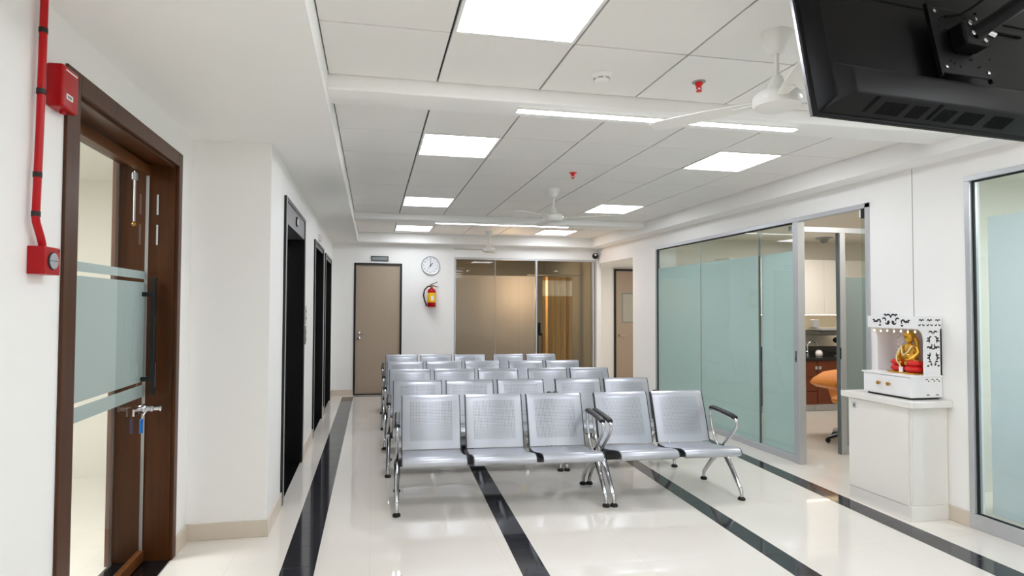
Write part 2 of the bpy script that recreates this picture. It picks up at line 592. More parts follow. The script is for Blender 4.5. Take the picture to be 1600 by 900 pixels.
# right: solid wall, partition header, pillar, alcove
PG0, PG1, PZ = 4.106, 7.80, 2.391      # glazed partition
PIL = 8.56
W0, W1, WZ = 0.4, 3.315, 2.428          # glazing beside the cabinet
w = MB()
w.box(X_RWALL, X_RWALL + 0.12, W1, PG0, 0, Z_SOF)
w.box(X_RWALL, X_RWALL + 0.12, Y_FRONT, W0, 0, Z_SOF)
w.box(X_RWALL, X_RWALL + 0.12, W0, W1, WZ, Z_SOF)
struct(w.build('wall_right', 'wall_paint'), 'white wall behind the small shrine cabinet', 'wall')
# hairline panel joint in that wall
o = B(X_RWALL - 0.0012, X_RWALL + 0.001, 3.715, 3.720, 0.9, Z_SOF).build('trim_1', 'grey_plastic')
struct(o, 'thin vertical panel joint in the white wall above the shrine', 'joint')
w = MB()
w.box(X_PART, X_PART + 0.12, PG0, PG1, PZ, Z_CEIL)
w.box(X_PART, X_PART + 0.32, PG1, PIL, 0, Z_CEIL)
w.box(X_PART, X_PART + 0.32, PIL, Y_BACK, 2.31, Z_CEIL)
struct(w.build('wall_right_partition', 'wall_paint'), 'white pillar and header around the right glass partition', 'wall')
w = MB()
w.box(X_PART + 0.1, 6.2, 11.0, 11.12, 0, 2.6)
w.box(6.1, 6.2, PIL, 11.0, 0, 2.6)
w.box(X_PART + 0.32, 6.1, PIL - 0.08, PIL, 0, 2.6)
w.box(X_PART + 0.32, 6.1, PIL, 11.0, 2.32, 2.42)
w.box(X_PART, X_PART + 0.32, Y_BACK + 0.15, 11.0, 2.32, 2.6)
w.box(X_PART + 0.02, X_PART + 0.12, Y_BACK + 0.15, 11.1, 0, 2.6)
struct(w.build('wall_alcove', 'wall_paint'), 'white side passage opening off the back right corner', 'wall')
# wall behind the viewer
struct(B(-1.5, 4.3, Y_FRONT - 0.1, Y_FRONT, 0, Z_SOF).build('wall_front', 'wall_paint'), 'white wall at the near end of the hall', 'wall')

# skirting
def skirt(name, boxes, label):
    w = MB()
    for b in boxes: w.box(*b)
    struct(w.build(name, 'skirting', bevel=0.002, seg=1), label, 'baseboard')
t = 0.014
skirt('baseboard_left', [(X_DOORWALL, X_DOORWALL + t, DY1 + 0.06, Y_COL, 0, 0.105), (X_DOORWALL, X_DOORWALL + t, Y_FRONT, DY0 - 0.105, 0, 0.105)], 'beige stone skirting beside the wooden door')
skirt('baseboard_pillar', [(X_DOORWALL, X_LIFTWALL + t, Y_COL - t, Y_COL, 0, 0.105), (X_LIFTWALL, X_LIFTWALL + t, Y_COL, LIFTS[0][0] - 0.0, 0, 0.105)], 'beige stone skirting around the white pillar foot')
skirt('baseboard_lift', [(X_LIFTWALL, X_LIFTWALL + t, LIFTS[0][1], LIFTS[1][0], 0, 0.1), (X_LIFTWALL, X_LIFTWALL + t, LIFTS[1][1], LIFTS[2][0], 0, 0.1), (X_LIFTWALL, X_LIFTWALL + t, LIFTS[2][1], Y_BACK, 0, 0.1)], 'beige stone skirting between the lift openings')
skirt('baseboard_back', [(X_LIFTWALL, BD0, Y_BACK - t, Y_BACK, 0, 0.1), (BD1, G0, Y_BACK - t, Y_BACK, 0, 0.1)], 'beige stone skirting along the end wall')
skirt('baseboard_right', [(X_RWALL - t, X_RWALL, W1, 3.466, 0, 0.105)], 'beige stone skirting beside the shrine cabinet')

# ------------------------------------------------------------------ rooms seen through the glass (shells)
def shell(name, x0, x1, y0, y1, z1, mat, label, sides='xXyYz', tk=0.08):
    w = MB()
    if 'x' in sides: w.box(x0 - tk, x0, y0, y1, 0, z1)
    if 'X' in sides: w.box(x1, x1 + tk, y0, y1, 0, z1)
    if 'y' in sides: w.box(x0, x1, y0 - tk, y0, 0, z1)
    if 'Y' in sides: w.box(x0, x1, y1, y1 + tk, 0, z1)
    if 'z' in sides: w.box(x0 - tk, x1 + tk, y0 - tk, y1 + tk, z1, z1 + 0.05)
    return struct(w.build(name, mat), label, 'wall')
shell('wall_office', -3.6, X_DOORWALL - 0.32, 1.2, 5.6, 2.6, 'room_wall', 'cream room seen through the wooden glass door', 'xyYz')
shell('wall_clinic', X_PART + 0.12, 8.4, 4.06, 8.05, 2.56, 'room_wall', 'cream treatment room behind the right glass partition', 'XYyz')
shell('wall_side_room', X_RWALL + 0.12, 7.4, 0.0, 3.92, 2.6, 'room_wall', 'pale room behind the glass at the right edge', 'XyYz')
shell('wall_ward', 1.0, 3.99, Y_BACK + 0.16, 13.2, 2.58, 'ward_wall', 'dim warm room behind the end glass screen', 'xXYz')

def area(name, loc, sx, sy, energy, col=(1, 0.97, 0.92), rot=(0, 0, 0)):
    ld = bpy.data.lights.new(name, 'AREA')
    ld.shape = 'RECTANGLE'
    ld.size, ld.size_y = sx, sy
    ld.energy = energy
    ld.color = col
    lo = bpy.data.objects.new(name, ld)
    COL.objects.link(lo)
    lo.location = loc
    lo.rotation_euler = rot
    return lo
area('office_lamp', (-2.4, 3.4, 2.55), 0.6, 0.6, 42, (0.95, 0.98, 1))
area('clinic_lamp', (6.0, 6.6, 2.52), 1.2, 0.6, 26, (1, 0.93, 0.86))
area('clinic_entry_lamp', (4.9, 4.6, 2.52), 0.6, 0.4, 9)
area('side_room_lamp', (5.4, 2.2, 2.55), 0.6, 0.6, 40, (0.95, 0.98, 1))
area('alcove_lamp', (4.9, 9.6, 2.30), 0.5, 0.5, 8)
ward = bpy.data.lights.new('ward_lamp', 'POINT')
ward.energy = 36
ward.color = (1.0, 0.66, 0.38)
ward.shadow_soft_size = 0.12
wo = bpy.data.objects.new('ward_lamp', ward)
COL.objects.link(wo)
wo.location = (2.56, 10.62, 1.78)
area('ward_ceiling_lamp', (3.0, 11.6, 2.5), 0.5, 0.5, 9, (1, 0.90, 0.78))

# ------------------------------------------------------------------ LED panels and strips
PLAB = {
    (1, 1, 6): 'large square LED ceiling panel cut by the top edge of the photo',
    (1, 5, 6): 'square LED ceiling panel hidden above the television',
    (2, 1, 1): 'square LED ceiling panel in the left file just behind the near beam',
    (2, 5, 1): 'square LED ceiling panel in the right file nearest the near fan',
    (2, 1, 5): 'square LED ceiling panel in the left file just before the far beam',
    (2, 5, 5): 'square LED ceiling panel in the right file beside the middle fan',
    (3, 1, 2): 'small LED ceiling panel in the left file closest to the end wall',
    (3, 5, 2): 'small LED ceiling panel in the right file closest to the end wall',
    (1, 1, 3): 'square LED ceiling panel over the viewer in the left file',
    (1, 5, 3): 'square LED ceiling panel over the viewer in the right file',
    (1, 1, 0): 'square LED ceiling panel behind the viewer in the left file',
    (1, 5, 0): 'square LED ceiling panel behind the viewer in the right file',
}
for gi, i, j, x0, x1, y0, y1 in panel_cells:
    t_ = thing('ceiling_light', ((x0 + x1) / 2, (y0 + y1) / 2, Z_CEIL), PLAB[(gi, i, j)], 'ceiling light', 'LED ceiling panels')
    fr = MB()
    a, b_ = 0.006, 0.022
    fr.box(x0 + a, x1 - a, y0 + 0.004, y0 + b_, Z_CEIL - 0.002, Z_CEIL + 0.016)
    fr.box(x0 + a, x1 - a, y1 - b_, y1 - 0.004, Z_CEIL - 0.002, Z_CEIL + 0.016)
    fr.box(x0 + a, x0 + b_, y0 + b_, y1 - b_, Z_CEIL - 0.002, Z_CEIL + 0.016)
    fr.box(x1 - b_, x1 - a, y0 + b_, y1 - b_, Z_CEIL - 0.002, Z_CEIL + 0.016)
    fr.build('frame', 'white_plastic', t_)
    B(x0 + b_, x1 - b_, y0 + b_, y1 - b_, Z_CEIL + 0.001, Z_CEIL + 0.012).build('diffuser', 'led_panel', t_)
for (x0, x1, yc, lab) in ((0.82, 2.67, 3.245, 'long linear LED strip under the near ceiling beam'), (0.84, 2.75, 7.86, 'linear LED strip under the far ceiling beam')):
    t_ = thing('linear_light', ((x0 + x1) / 2, yc, Z_BEAM), lab, 'linear light', 'linear LED strips')
    B(x0, x1, yc - 0.030, yc + 0.030, Z_BEAM - 0.010, Z_BEAM).build('housing', 'white_plastic', t_)
    B(x0 + 0.005, x1 - 0.005, yc - 0.026, yc + 0.026, Z_BEAM - 0.014, Z_BEAM - 0.010).build('diffuser', 'led_strip', t_)

# ------------------------------------------------------------------ ceiling fans
def ceiling_fan(x, y, a0, label):
    t_ = thing('ceiling_fan', (x, y, Z_CEIL), label, 'fan', 'white ceiling fans')
    MB().lathe([(0.066, 0), (0.066, -0.006), (0.052, -0.05), (0.036, -0.085), (0.022, -0.095)], n=28).build('canopy', 'white_fan', t_, smooth=True, local=True)
    MB().tube([(0, 0, -0.09), (0, 0, -0.215)], 0.0105, 14).build('downrod', 'white_fan', t_, smooth=True, local=True)
    MB().lathe([(0.013, -0.19), (0.024, -0.20), (0.040, -0.245), (0.052, -0.255), (0.05, -0.262)], n=28).build('lower_cup', 'white_fan', t_, smooth=True, local=True)
    MB().lathe([(0.05, -0.262), (0.085, -0.270), (0.10, -0.285), (0.103, -0.315), (0.096, -0.335), (0.07, -0.345), (0.02, -0.348)], n=36).build('motor', 'white_fan', t_, smooth=True, local=True)
    for k in range(3):
        a = a0 + k * 2 * PI / 3
        M = Matrix.Rotation(a, 4, 'Z')
        bl = MB()
        prof = [(0.10, 0.026), (0.17, 0.036), (0.30, 0.048), (0.45, 0.052), (0.56, 0.048), (0.59, 0.036)]
        top, th, z0 = [], 0.004, -0.305
        vs, fs = [], []
        for r, hw in prof:
            tw = 0.16
            for sgn in (-1, 1):
                vs.append((r, sgn * hw, z0 + sgn * hw * tw))
                vs.append((r, sgn * hw, z0 + sgn * hw * tw - th))
        n = len(prof)
        for i in range(n - 1):
            p, q = 4 * i, 4 * (i + 1)
            fs += [(p, p + 2, q + 2, q), (p + 1, q + 1, q + 3, p + 3), (p, q, q + 1, p + 1), (p + 2, p + 3, q + 3, q + 2)]
        fs += [(0, 1, 3, 2), (4 * n - 4, 4 * n - 2, 4 * n - 1, 4 * n - 3)]
        bo = bl.add(vs, fs).xform(M).build('blade', 'white_fan', t_, local=True)
        br = B(0.07, 0.19, -0.018, 0.018, z0 - 0.008, z0 - 0.003).xform(M)
        br.build('blade_iron', 'white_fan', bo, local=True)
    return t_
ceiling_fan(1.776, 2.271, math.radians(128), 'white ceiling fan hanging nearest the television')
ceiling_fan(1.849, 5.743, math.atan2(5.358 - 5.743, 1.215 - 1.849), 'middle white ceiling fan below the tiles between the beams')
ceiling_fan(1.861, 9.20, math.atan2(8.57 - 9.2, 2.36 - 1.86), 'farthest white ceiling fan close to the end wall')

# sprinklers and detector
def sprinkler(x, y, label):
    t_ = thing('fire_sprinkler', (x, y, Z_CEIL), label, 'sprinkler', 'red fire sprinklers')
    MB().lathe([(0.036, 0), (0.036, -0.002), (0.030, -0.004)], n=20).build('escutcheon', 'grey_plastic' if y < 4 else 'red_bright', t_, smooth=True, local=True)
    MB().lathe([(0.020, -0.004), (0.020, -0.018), (0.012, -0.022), (0.010, -0.030)], n=16).build('body', 'red_bright', t_, smooth=True, local=True)
    fr = MB()
    for s in (-1, 1):
        fr.tube([(s * 0.012, 0, -0.024), (s * 0.014, 0, -0.036), (0.001 * s, 0, -0.048)], 0.0035, 6)
    fr.build('frame_arms', 'red_bright', t_, local=True)
    MB().lathe([(0.006, -0.044), (0.016, -0.050), (0.016, -0.053), (0.003, -0.053)], n=14).build('deflector', 'red_bright', t_, local=True)
sprinkler(1.747, 2.849, 'red fire sprinkler in the near ceiling tiles with grey collar')
sprinkler(1.801, 5.02, 'red fire sprinkler in the ceiling beyond the near beam')
t_ = thing('smoke_detector', (1.185, 2.856, Z_CEIL), 'round white smoke detector on the near ceiling tiles', 'smoke detector')
MB().lathe([(0.056, 0), (0.056, -0.012), (0.050, -0.020), (0.046, -0.022)], n=28).build('base', 'white_plastic', t_, smooth=True, local=True)
MB().lathe([(0.040, -0.020), (0.040, -0.034), (0.030, -0.042), (0.006, -0.044)], n=28).build('chamber', 'white_plastic', t_, smooth=True, local=True)
for k in range(6):
    a = k * PI / 3
    B(0.037, 0.0415, -0.012, 0.012, -0.032, -0.026).xform(Matrix.Rotation(a, 4, 'Z')).build('vent_slot', 'grey_plastic', t_, local=True)

# ------------------------------------------------------------------ benches
SEAT_P, SEAT_W = 0.515, 0.460
BACK_PROF = [(0.402, 0.372), (0.418, 0.425), (0.440, 0.50), (0.466, 0.58), (0.493, 0.66), (0.520, 0.735), (0.534, 0.765), (0.552, 0.778), (0.566, 0.770)]
SEAT_PROF = [(0.405, 0.366), (0.36, 0.362), (0.28, 0.366), (0.18, 0.382), (0.09, 0.402), (0.02, 0.415), (-0.025, 0.414), (-0.052, 0.400), (-0.062, 0.378), (-0.054, 0.356), (-0.030, 0.346)]
def sheet(name, prof, w, th, mat, parent, x0, side=1):
    """bent sheet of thickness th, UV in metres"""
    n = len(prof)
    P = [Vector((0, a, b)) for a, b in prof]
    nor = []
    for i in range(n):
        d = P[min(i + 1, n - 1)] - P[max(i - 1, 0)]
        nor.append(Vector((0, -d.z, d.y)).normalized() * side)
    L = [0.0]
    for i in range(1, n):
        L.append(L[-1] + (P[i] - P[i - 1]).length)
    xs = [0.0, 0.012, w - 0.012, w]
    vs, fs, uvs = [], [], {}
    for layer in (0, 1):
        for i in range(n):
            for k, x in enumerate(xs):
                q = P[i] - nor[i] * th * layer
                drop = 0.0035 if k in (0, 3) else 0.0
                if layer == 0:
                    q = q - nor[i] * drop
                vs.append((x0 + x, q.y, q.z))
                uvs[len(vs) - 1] = (x, L[i])
    def I(l, i, k): return l * n * 4 + i * 4 + k
    for i in range(n - 1):
        for k in range(3):
            fs.append((I(0, i, k), I(0, i, k + 1), I(0, i + 1, k + 1), I(0, i + 1, k)))
            fs.append((I(1, i, k), I(1, i + 1, k), I(1, i + 1, k + 1), I(1, i, k + 1)))
        fs.append((I(0, i, 0), I(0, i + 1, 0), I(1, i + 1, 0), I(1, i, 0)))
        fs.append((I(0, i, 3), I(1, i, 3), I(1, i + 1, 3), I(0, i + 1, 3)))
    for k in range(3):
        fs.append((I(0, 0, k), I(1, 0, k), I(1, 0, k + 1), I(0, 0, k + 1)))
        fs.append((I(0, n - 1, k), I(0, n - 1, k + 1), I(1, n - 1, k + 1), I(1, n - 1, k)))
    me = bpy.data.meshes.new(name)
    me.from_pydata(vs, [], fs)
    uvl = me.uv_layers.new(name='UVMap')
    for lp in me.loops:
        uvl.data[lp.index].uv = uvs[lp.vertex_index]
    bm = bmesh.new(); bm.from_mesh(me)
    bmesh.ops.recalc_face_normals(bm, faces=bm.faces)
    bm.to_mesh(me); bm.free()
    for p in me.polygons: p.use_smooth = True
    me.set_sharp_from_angle(angle=math.radians(50))
    me.materials.append(MATS[mat])
    o = bpy.data.objects.new(name, me)
    COL.objects.link(o)
    o.parent = parent
    return o

def bracket_poly(prof, off0, off1):
    n = len(prof)
    P = [Vector((a, b)) for a, b in prof]
    A, Bq = [], []
    for i in range(n):
        d = P[min(i + 1, n - 1)] - P[max(i - 1, 0)]
        nn = Vector((-d.y, d.x)).normalized()
        A.append(P[i] - nn * off0)
        Bq.append(P[i] - nn * off1)
    return [tuple(v) for v in A] + [tuple(v) for v in reversed(Bq)]

def strip_prism(prof, off0, off1, x0, x1, sgn):
    """curved flat bar following a profile, quads only"""
    n = len(prof)
    P = [Vector((a, b)) for a, b in prof]
    m_ = MB()
    vs, fs = [], []
    for i in range(n):
        d = P[min(i + 1, n - 1)] - P[max(i - 1, 0)]
        nn = Vector((-d.y, d.x)).normalized() * sgn
        for o_ in (off0, off1):
            q = P[i] - nn * o_
            vs += [(x0, q.x, q.y), (x1, q.x, q.y)]
    for i in range(n - 1):
        a, b = 4 * i, 4 * (i + 1)
        fs += [(a, a + 1, b + 1, b), (a + 2, b + 2, b + 3, a + 3), (a, b, b + 2, a + 2), (a + 1, a + 3, b + 3, b + 1)]
    fs += [(0, 2, 3, 1), (4 * n - 4, 4 * n - 3, 4 * n - 1, 4 * n - 2)]
    return m_.add(vs, fs)

def make_bench(n):
    L = SEAT_P * n + 0.02
    t_ = thing('waiting_bench', (0, 0, 0))
    B(-0.015, L + 0.015, 0.235, 0.295, 0.285, 0.335).build('crossbeam', 'beam_black', t_, bevel=0.004, local=True)
    for i in range(n):
        x0 = 0.040 + SEAT_P * i
        sheet('backrest', BACK_PROF, SEAT_W, 0.010, 'perforated_steel', t_, x0, 1)
        sheet('seat', SEAT_PROF, SEAT_W, 0.012, 'silver_paint', t_, x0, -1)
        for xa in (x0 - 0.008, x0 + SEAT_W - 0.002):
            strip_prism(BACK_PROF[:-1], 0.004, 0.030, xa, xa + 0.010, 1).build('back_bracket', 'steel_dark', t_, local=True)
            strip_prism(SEAT_PROF[:-2], 0.004, 0.034, xa, xa + 0.010, -1).build('seat_bracket', 'steel_dark', t_, local=True)
    for x in (0.0, L):
        for yf, ya in ((0.0, 0.215), (0.555, 0.315)):
            sg = 1 if yf > ya else -1
            pts = [(x, 0.265, 0.312), (x, ya, 0.295), (x, ya + (yf - ya) * 0.45, 0.20), (x, ya + (yf - ya) * 0.88, 0.095), (x, yf - sg * 0.004, 0.065), (x, yf, 0.022)]
            lg = MB().tube(pts, [0.024, 0.023, 0.019, 0.0165, 0.0155, 0.013], 12).build('leg', 'chrome', t_, smooth=True, local=True)
            MB().lathe([(0.027, 0.0), (0.029, 0.006), (0.028, 0.014), (0.018, 0.024), (0.012, 0.027)], (x, yf, 0), 18).build('foot_glide', 'rubber', lg, smooth=True, local=True)
        ctrl = [(0.30, 0.325), (0.375, 0.40), (0.425, 0.50), (0.445, 0.60), (0.435, 0.632), (0.40, 0.640), (0.26, 0.632), (0.12, 0.620), (0.075, 0.612), (0.055, 0.590), (0.060, 0.560), (0.10, 0.510), (0.18, 0.440), (0.25, 0.375), (0.285, 0.330)]
        ar = MB().tube([(x, a, b) for a, b in ctrl], 0.0115, 10).build('armrest', 'chrome', t_, smooth=True, local=True)
        pd = MB()
        pp = [(0.43, 0.648), (0.40, 0.655), (0.26, 0.648), (0.12, 0.636), (0.075, 0.625)]
        vs, fs = [], []
        for a, b in pp:
            for dx, dz in ((-0.022, -0.012), (-0.022, 0.008), (-0.012, 0.016), (0.012, 0.016), (0.022, 0.008), (0.022, -0.012)):
                vs.append((x + dx, a, b + dz))
        for i in range(len(pp) - 1):
            for k in range(6):
                fs.append((6 * i + k, 6 * i + (k + 1) % 6, 6 * i + 6 + (k + 1) % 6, 6 * i + 6 + k))
        fs += [(0, 1, 2, 3, 4, 5), tuple(range(6 * len(pp) - 1, 6 * len(pp) - 7, -1))]
        pd.add(vs, fs).build('arm_pad', 'pad_black', ar, bevel=0.004, local=True)
    return t_

bench3, bench2 = make_bench(3), make_bench(2)
ROWS = [(0.185, 4.205, 'front'), (0.150, 5.175, 'second'), (0.140, 6.18, 'middle'), (0.142, 7.165, 'fourth'), (0.148, 8.225, 'last')]
RZ = -0.045
for k, (x, y, nm) in enumerate(ROWS):
    a = bench3 if k == 0 else dup(bench3)
    a.location = (x, y, 0)
    a.rotation_euler = (0, 0, RZ)
    off = SEAT_P * 3 + 0.02 + 0.062
    b = bench2 if k == 0 else dup(bench2)
    b.location = (x + off * math.cos(RZ), y + off * math.sin(RZ), 0)
    b.rotation_euler = (0, 0, RZ + (0.012 if k == 0 else 0))
    row = {'front': 'in the front row', 'second': 'in the second row from the front', 'middle': 'in the middle row of five', 'fourth': 'in the second row from the back', 'last': 'in the back row near the end wall'}[nm]
    tag(a, 'three-seat perforated silver bench ' + row, 'bench', 'silver steel waiting benches')
    tag(b, 'two-seat perforated silver bench ' + row, 'bench', 'silver steel waiting benches')

# ------------------------------------------------------------------ wooden glass door on the left
d = thing('door_1', (X_DOORWALL, (DY0 + DY1) / 2, 0), 'dark wooden door frame with frosted glass leaf and black pull bar', 'door', None, 'structure')
cw, cf_, ch_, ct = 0.105, 0.060, 0.085, 0.012
B(X_DOORWALL, X_DOORWALL + ct, DY0 - cw, DY0, 0, DZ + ch_).build('casing', 'wood_dark', d, bevel=0.004)
B(X_DOORWALL, X_DOORWALL + ct, DY1, DY1 + cf_, 0, DZ + ch_).build('casing', 'wood_dark', d, bevel=0.004)
B(X_DOORWALL, X_DOORWALL + ct, DY0, DY1, DZ, DZ + ch_).build('casing', 'wood_dark', d, bevel=0.004)
XJ = X_DOORWALL - 0.32
B(XJ, X_DOORWALL + 0.004, DY0 - 0.04, DY0, 0, DZ + 0.04).build('jamb', 'wood_dark', d)
B(XJ, X_DOORWALL + 0.004, DY1, DY1 + 0.04, 0, DZ + 0.04).build('jamb', 'wood_dark', d)
B(XJ, X_DOORWALL + 0.004, DY0, DY1, DZ, DZ + 0.04).build('jamb', 'wood_dark', d)
# door stop bead at the outer edge
B(X_DOORWALL - 0.03, X_DOORWALL - 0.008, DY1 - 0.012, DY1, 0, DZ).build('stop_bead', 'wood_dark', d)
B(X_DOORWALL - 0.03, X_DOORWALL - 0.008, DY0, DY1, DZ - 0.012, DZ).build('stop_bead', 'wood_dark', d)
XL = X_DOORWALL - 0.140     # leaf plane
leaf = B(XL - 0.035, XL, DY0 + 0.01, DY1 - 0.012, 0.012, 0.075).build('bottom_rail', 'wood_leaf', d, bevel=0.003)
B(XL - 0.035, XL, DY0 + 0.01, DY1 - 0.012, DZ - 0.065, DZ - 0.008).build('top_rail', 'wood_leaf', d, bevel=0.003)
B(XL - 0.035, XL, DY0 + 0.003, DY0 + 0.06, 0.012, DZ - 0.008).build('hinge_stile', 'wood_leaf', d, bevel=0.003)
gl = B(XL - 0.024, XL - 0.012, DY0 + 0.06, DY1 - 0.014, 0.075, DZ - 0.065).build('glass_pane', 'glass_clear', d)
B(XL - 0.026, XL - 0.010, DY1 - 0.014, DY1 - 0.009, 0.075, DZ - 0.065).build('glass_edge', 'alu', d)
for z0, z1 in ((1.655, 1.70), (1.055, 1.635), (0.965, 1.035)):
    B(XL - 0.0268, XL - 0.0248, DY0 + 0.06, DY1 - 0.016, z0, z1).build('frosted_band', 'film_door', gl)
# pull bar
hy = 3.64
pb = B(XL + 0.035, XL + 0.060, hy - 0.013, hy + 0.013, 0.985, 1.665).build('pull_bar', 'black_handle', d, bevel=0.003)
for z in (1.565, 1.075):
    B(XL - 0.012, XL + 0.045, hy - 0.012, hy + 0.012, z - 0.013, z + 0.013).build('standoff', 'black_handle', pb, bevel=0.002)
# lock with key and blue tag
lk = MB().lathe([(0.026, -0.012), (0.028, 0.0), (0.028, 0.012), (0.022, 0.020), (0.016, 0.022), (0.016, 0.044), (0.020, 0.048), (0.020, 0.058), (0.010, 0.062)], (XL, 3.645, 0.905), 20, 'x').build('lock_cylinder', 'chrome', d, smooth=True)
MB().lathe([(0.013, 0.062), (0.013, 0.090), (0.018, 0.094), (0.018, 0.102), (0.004, 0.104)], (XL, 3.645, 0.905), 16, 'x').build('lock_knob', 'chrome', lk, smooth=True)
B(XL - 0.001, XL + 0.010, 3.50, 3.62, 0.885, 0.925).build('lock_body', 'chrome', lk, bevel=0.003)
kt = B(XL + 0.012, XL + 0.016, 3.574, 3.606, 0.775, 0.855).build('key_tag', 'blue_tag', lk, bevel=0.006)
MB().tube([(XL + 0.014, 3.592, 0.853), (XL + 0.02, 3.60, 0.875), (XL + 0.03, 3.62, 0.895)], 0.0022, 6).build('key_ring', 'chrome', lk)
# strike plates and hinges in the far jamb, threshold
for z0, z1 in ((1.02, 1.16), (1.86, 1.98), (2.04, 2.16)):
    B(X_DOORWALL - 0.11, X_DOORWALL - 0.10, DY1 - 0.004, DY1, z0, z1).build('strike_plate', 'alu', d)
# slim tower bolt on the inside of the glass
tb = MB().tube([(XL - 0.05, 3.60, 1.98), (XL - 0.05, 3.60, 2.27)], 0.006, 8).build('tower_bolt', 'alu', d, smooth=True)
B(XL - 0.062, XL - 0.038, 3.585, 3.615, 2.22, 2.262).build('bolt_keeper', 'alu', tb, bevel=0.003)
MB().ball((XL - 0.05, 3.60, 1.965), 0.013, 10, 7).build('bolt_knob', 'brass', tb, smooth=True)
o = B(XJ, X_DOORWALL + 0.0, DY0, DY1, -0.01, 0.006).build('threshold', 'granite_threshold', d)
# wooden return of the jamb seen through the glass
B(XJ - 0.02, XJ, DY1 - 0.03, DY1 + 0.10, 0, DZ + 0.06).build('jamb_lining', 'wood_leaf', d)

# ------------------------------------------------------------------ fire call boxes and conduit on the door wall
t_ = thing('fire_alarm_box', (X_DOORWALL, 2.35, 2.214), 'tall red fire alarm box high beside the wooden door', 'alarm box')
bx0, bx1 = X_DOORWALL, X_DOORWALL + 0.056
MB().box(bx0, bx1, 2.293, 2.407, 2.214, 2.371).build('housing', 'red_paint', t_, bevel=0.008, seg=3, smooth=True)
B(bx1 - 0.001, bx1 + 0.0015, 2.318, 2.362, 2.250, 2.270).build('label_plate', 'paper', t_)
lp = MB()
for k in range(5):
    lp.box(bx1 + 0.0015, bx1 + 0.002, 2.325 + k * 0.006, 2.328 + k * 0.006, 2.255, 2.265)
tag(lp.build('label_print', 'ink', t_), kind='stuff')
B(bx1 - 0.001, bx1 + 0.001, 2.312, 2.392, 2.352, 2.357).build('print_line', 'paper', t_)
MB().lathe([(0.010, 0.0), (0.010, 0.012), (0.006, 0.014)], (bx0 + 0.03, 2.35, 2.202), 14).build('knockout', 'red_paint', t_)
t_ = thing('fire_hooter', (X_DOORWALL, 2.24, 1.605), 'small cubic red fire sounder with round grille under the conduit', 'fire sounder')
MB().box(X_DOORWALL, X_DOORWALL + 0.054, 2.206, 2.308, 1.606, 1.702).build('housing', 'red_paint', t_, bevel=0.003)
fx = X_DOORWALL + 0.054
MB().lathe([(0.031, -0.001), (0.031, 0.002), (0.029, 0.004)], (fx, 2.258, 1.654), 28, 'x').build('grille_ring', 'black_tape', t_)
for s in (-1, 1):
    pl = [(2.258 + 0.027 * math.cos(a), 1.654 + s * 0.0012 + s * 0.027 * math.sin(a)) for a in [PI * k / 10 for k in range(11)]]
    MB().prism(pl, 'x', fx + 0.003, fx + 0.006).build('grille_half', 'sensor_glass', t_)
MB().lathe([(0.003, 0), (0.003, 0.002), (0.001, 0.003)], (fx, 2.298, 1.692), 8, 'x').build('screw', 'black_tape', t_)
t_ = thing('fire_conduit', (X_DOORWALL, 2.26, 1.7), 'red electrical conduit with black tape bands running up the wall', 'conduit')
px = X_DOORWALL + 0.026
MB().tube([(px, 2.222, Z_SOF), (px, 2.214, 2.1), (px, 2.203, 1.80), (px, 2.207, 1.782), (px, 2.238, 1.73), (px, 2.246, 1.712), (px, 2.247, 1.700)], 0.0125, 14).build('pipe', 'red_pipe', t_, smooth=True)
for z in (2.45, 2.235, 1.945, 1.81):
    MB().tube([(px, 2.2035 + (z - 1.8) * 0.0245, z - 0.009), (px, 2.2035 + (z - 1.8) * 0.0245, z + 0.009)], 0.0140, 14).build('tape_band', 'black_tape', t_, smooth=True)

# ------------------------------------------------------------------ lifts
def lift(n, y0, y1, z1, first, label):
    t_ = thing('door_%d' % n, (X_LIFTWALL, (y0 + y1) / 2, 0), label, 'lift door', None, 'structure')
    xf = X_LIFTWALL
    fw = 0.075
    zt = z1 - (0.20 if first else 0.075)
    for a, b in ((y0, y0 + fw), (y1 - fw, y1)):
        B(xf - 0.20, xf + 0.018, a, b, 0, z1).build('frame_post', 'lift_frame', t_, bevel=0.004)
    B(xf - 0.20, xf + 0.018, y0 + fw, y1 - fw, z1 - 0.03, z1).build('frame_head', 'lift_frame', t_)
    hd = B(xf - 0.20, xf + 0.010, y0 + fw, y1 - fw, zt, z1 - 0.03).build('transom', 'lift_grey' if first else 'lift_frame', t_)
    if first:
        yc = (y0 + y1) / 2
        MB().lathe([(0.045, 0), (0.045, 0.008), (0.042, 0.010)], (xf + 0.010, yc, (zt + z1) / 2 - 0.01), 24, 'x').build('floor_indicator', 'lift_black', hd)
        MB().lathe([(0.028, 0.010), (0.028, 0.0115), (0.026, 0.012)], (xf + 0.010, yc + 0.008, (zt + z1) / 2 - 0.01), 24, 'x').build('indicator_face', 'paper', hd)
    ym = (y0 + y1) / 2
    for a, b in ((y0 + fw, ym - 0.002), (ym + 0.002, y1 - fw)):
        B(xf - 0.16, xf - 0.13, a, b, 0.006, zt).build('door_panel', 'lift_black', t_, bevel=0.002, seg=1)
    B(xf - 0.20, xf + 0.0, y0 + fw, y1 - fw, 0.0, 0.006).build('sill', 'granite_threshold', t_)
    B(xf + 0.0, xf + 0.020, y0 + 0.012, y0 + 0.030, 0, z1).build('edge_trim', 'alu', t_)
    B(xf - 0.26, xf - 0.21, y0 - 0.1, y1 + 0.1, 0, z1).build('shaft_panel', 'lift_black', t_)
    return t_
lift(2, *LIFTS[0], True, 'nearest black lift door with grey transom and round indicator')
lift(3, *LIFTS[1], False, 'middle black lift door frame of the three')
lift(4, *LIFTS[2], False, 'farthest narrow black lift door frame beside the end wall')
